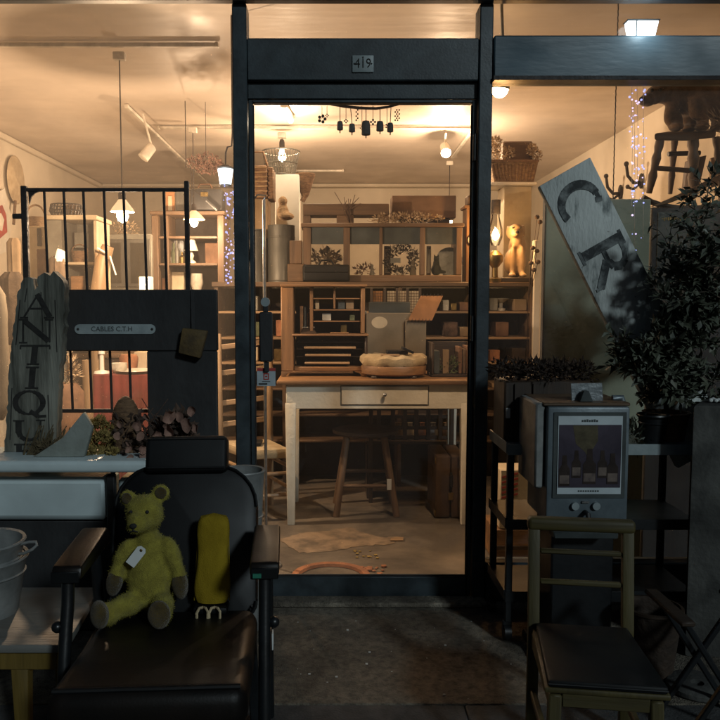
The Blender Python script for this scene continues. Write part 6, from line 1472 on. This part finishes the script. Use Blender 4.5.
MB().lathe(c, [(0,0),(.05,0),(.045,.012),(.014,.02),(.012,hh*.6),(.02,hh*.62),(.012,hh),(0,hh)], 18).solo('candlestick', K['white'], 'tall white candlestick on the red cloth', 'candlestick')
q = P(134, 374, Yr2+.08); MB().lathe((q.x, Yr2+.12, ztr+.001), [(0,0),(.06,0),(.12,.018),(.118,.022),(.05,.006),(0,.006)], 26).solo('white_plate', K['porcelain'], 'white plate on the red cloth', 'plate')
q = P(119, 370, Yr2+.15); MB().lathe((q.x, Yr2+.15, ztr+.001), [(0,0),(.03,0),(.05,.03),(.05,.06),(.045,.06),(0,.01)], 20).solo('bowl', K['porcelain'], 'small pale bowl beside the candlestick', 'bowl')
m = MB(); q = P(128,362,Yr2+.3); m.lathe((q.x, Yr2+.32, ztr+.001), [(0,0),(.05,0),(.06,.08),(.05,.1),(0,.1)], 20); m.solo('clay_pot', K['terra'], 'brown clay pot at the back of the red cloth', 'pot')
MB().px(134, 352, 147, 372, Yr2+.34, .1, .004, z0=ztr+.001).solo('cream_tin', K['creampaint'], 'cream tin at the right back of the red cloth', 'tin')
# lit small shade low in the left window
Yz = 5.2; zzv = P(0, 292, Yz).z
sm = thing('glowing_lamp', 'small square glowing lamp behind the railing, below the grey cupboard', 'lamp', (P(145,292,Yz).x, Yz+.05, zzv))
MB().px(139, 276.5, 150, 291, Yz, .1, .004, z0=zzv+.001).build('shade', K['lampglow'], sm); MB().box(P(137,292,Yz).x, P(152,292,Yz).x, Yz-.02, Yz+.14, zzv-.02, zzv, .002).build('base', K['dx'], sm)
light('lamp_light', sm, P(144,284,Yz-.08), 2.5, (1,.6,.22))
MB().box(P(110,300,Yz).x, P(152,300,Yz).x, Yz-.05, Yz+.3, 0, zzv-.021, .004).solo('wood_counter', K['wz'], 'brown wooden counter carrying the small glowing lamp', 'counter')
x0, x1, z0, z1 = R4(58, 357, 152, 430, 5.12)
sbd = thing('dark_backdrop', 'long dark backdrop in sideboard form, added to dim the view behind the red cloth table', 'sideboard', ((x0+x1)/2, 5.13, 0))  # added dark backdrop that keeps the board's opening dim
MB().box(x0, x1, 5.02, 5.14, 0, z1, .005).build('body', K['dz'], sbd); MB().box(x0-.02, x1+.02, 5.0, 5.143, z1+.001, z1+.03, .004).build('top_board', K['wx'], sbd)
for k in range(3): a_ = x0+(x1-x0)*(k+.08)/3; b_ = x0+(x1-x0)*(k+.92)/3; MB().box(a_, b_, 5.012, 5.019, .15, z1-.03, .003).build('door', K['dx'], sbd)
# pale stuff seen left of red cloth
MB().tube([P(88,405,4.4), P(86,360,4.4)], [.03,.024], 12).tube([P(88,405,4.4), (P(88,405,4.4).x, 4.4, 0)], .032, 12).solo('birch_post', K['pz'], 'pale birch post left of the red cloth table', 'post')
m = MB(); scatter(m, P(68,372,4.3), (.06,.05,.10), 160, .04, .014, rb); m2 = thing('dried_bouquet', 'dried bouquet in a brown jar behind the railing, left of the birch post', 'dried flowers', (P(68,400,4.3).x, 4.3, 0)); m.build('flower_head', K['drylight'], m2)
q = P(66,400,4.3); MB().lathe((q.x,4.3,.0), [(0,0),(.10,0),(.10,P(0,392,4.3).z),(.06,P(0,383,4.3).z),(0,P(0,383,4.3).z)], 20).build('jar', K['book'], m2)

# ------------------------------------------------------------------ light
w = bpy.data.worlds.new('World'); sc.world = w; w.use_nodes = True
nt = w.node_tree; bg = nt.nodes['Background']; sky = nt.nodes.new('ShaderNodeTexSky'); sky.sky_type = 'NISHITA'; sky.sun_disc = False
sd = V(3.3, -6, 3.4).normalized(); sky.sun_elevation = math.asin(sd.z); sky.sun_rotation = math.atan2(sd.x, sd.y)
nt.links.new(sky.outputs[0], bg.inputs[0]); bg.inputs[1].default_value = .006
sl_ = bpy.data.lights.new('street_light', 'SUN'); sl_.energy = .85; sl_.angle = math.radians(6); sl_.color = (.80, .95, 1.0)
so = bpy.data.objects.new('street_light', sl_); C.objects.link(so); so.rotation_euler = sd.to_track_quat('Z', 'Y').to_euler(); so.location = (3.3, -6, 5)
sc.render.engine = 'CYCLES'
sc.view_settings.view_transform = 'Standard'; sc.view_settings.look = 'None'; sc.view_settings.exposure = 0; sc.view_settings.gamma = 1
sc.render.resolution_x = sc.render.resolution_y = 1024
try:
    sc.cycles.max_bounces = 5; sc.cycles.diffuse_bounces = 3; sc.cycles.glossy_bounces = 2; sc.cycles.transparent_max_bounces = 10; sc.cycles.sample_clamp_indirect = 3; sc.cycles.use_denoising = True
    sc.cycles.caustics_reflective = False; sc.cycles.caustics_refractive = False
except Exception: pass
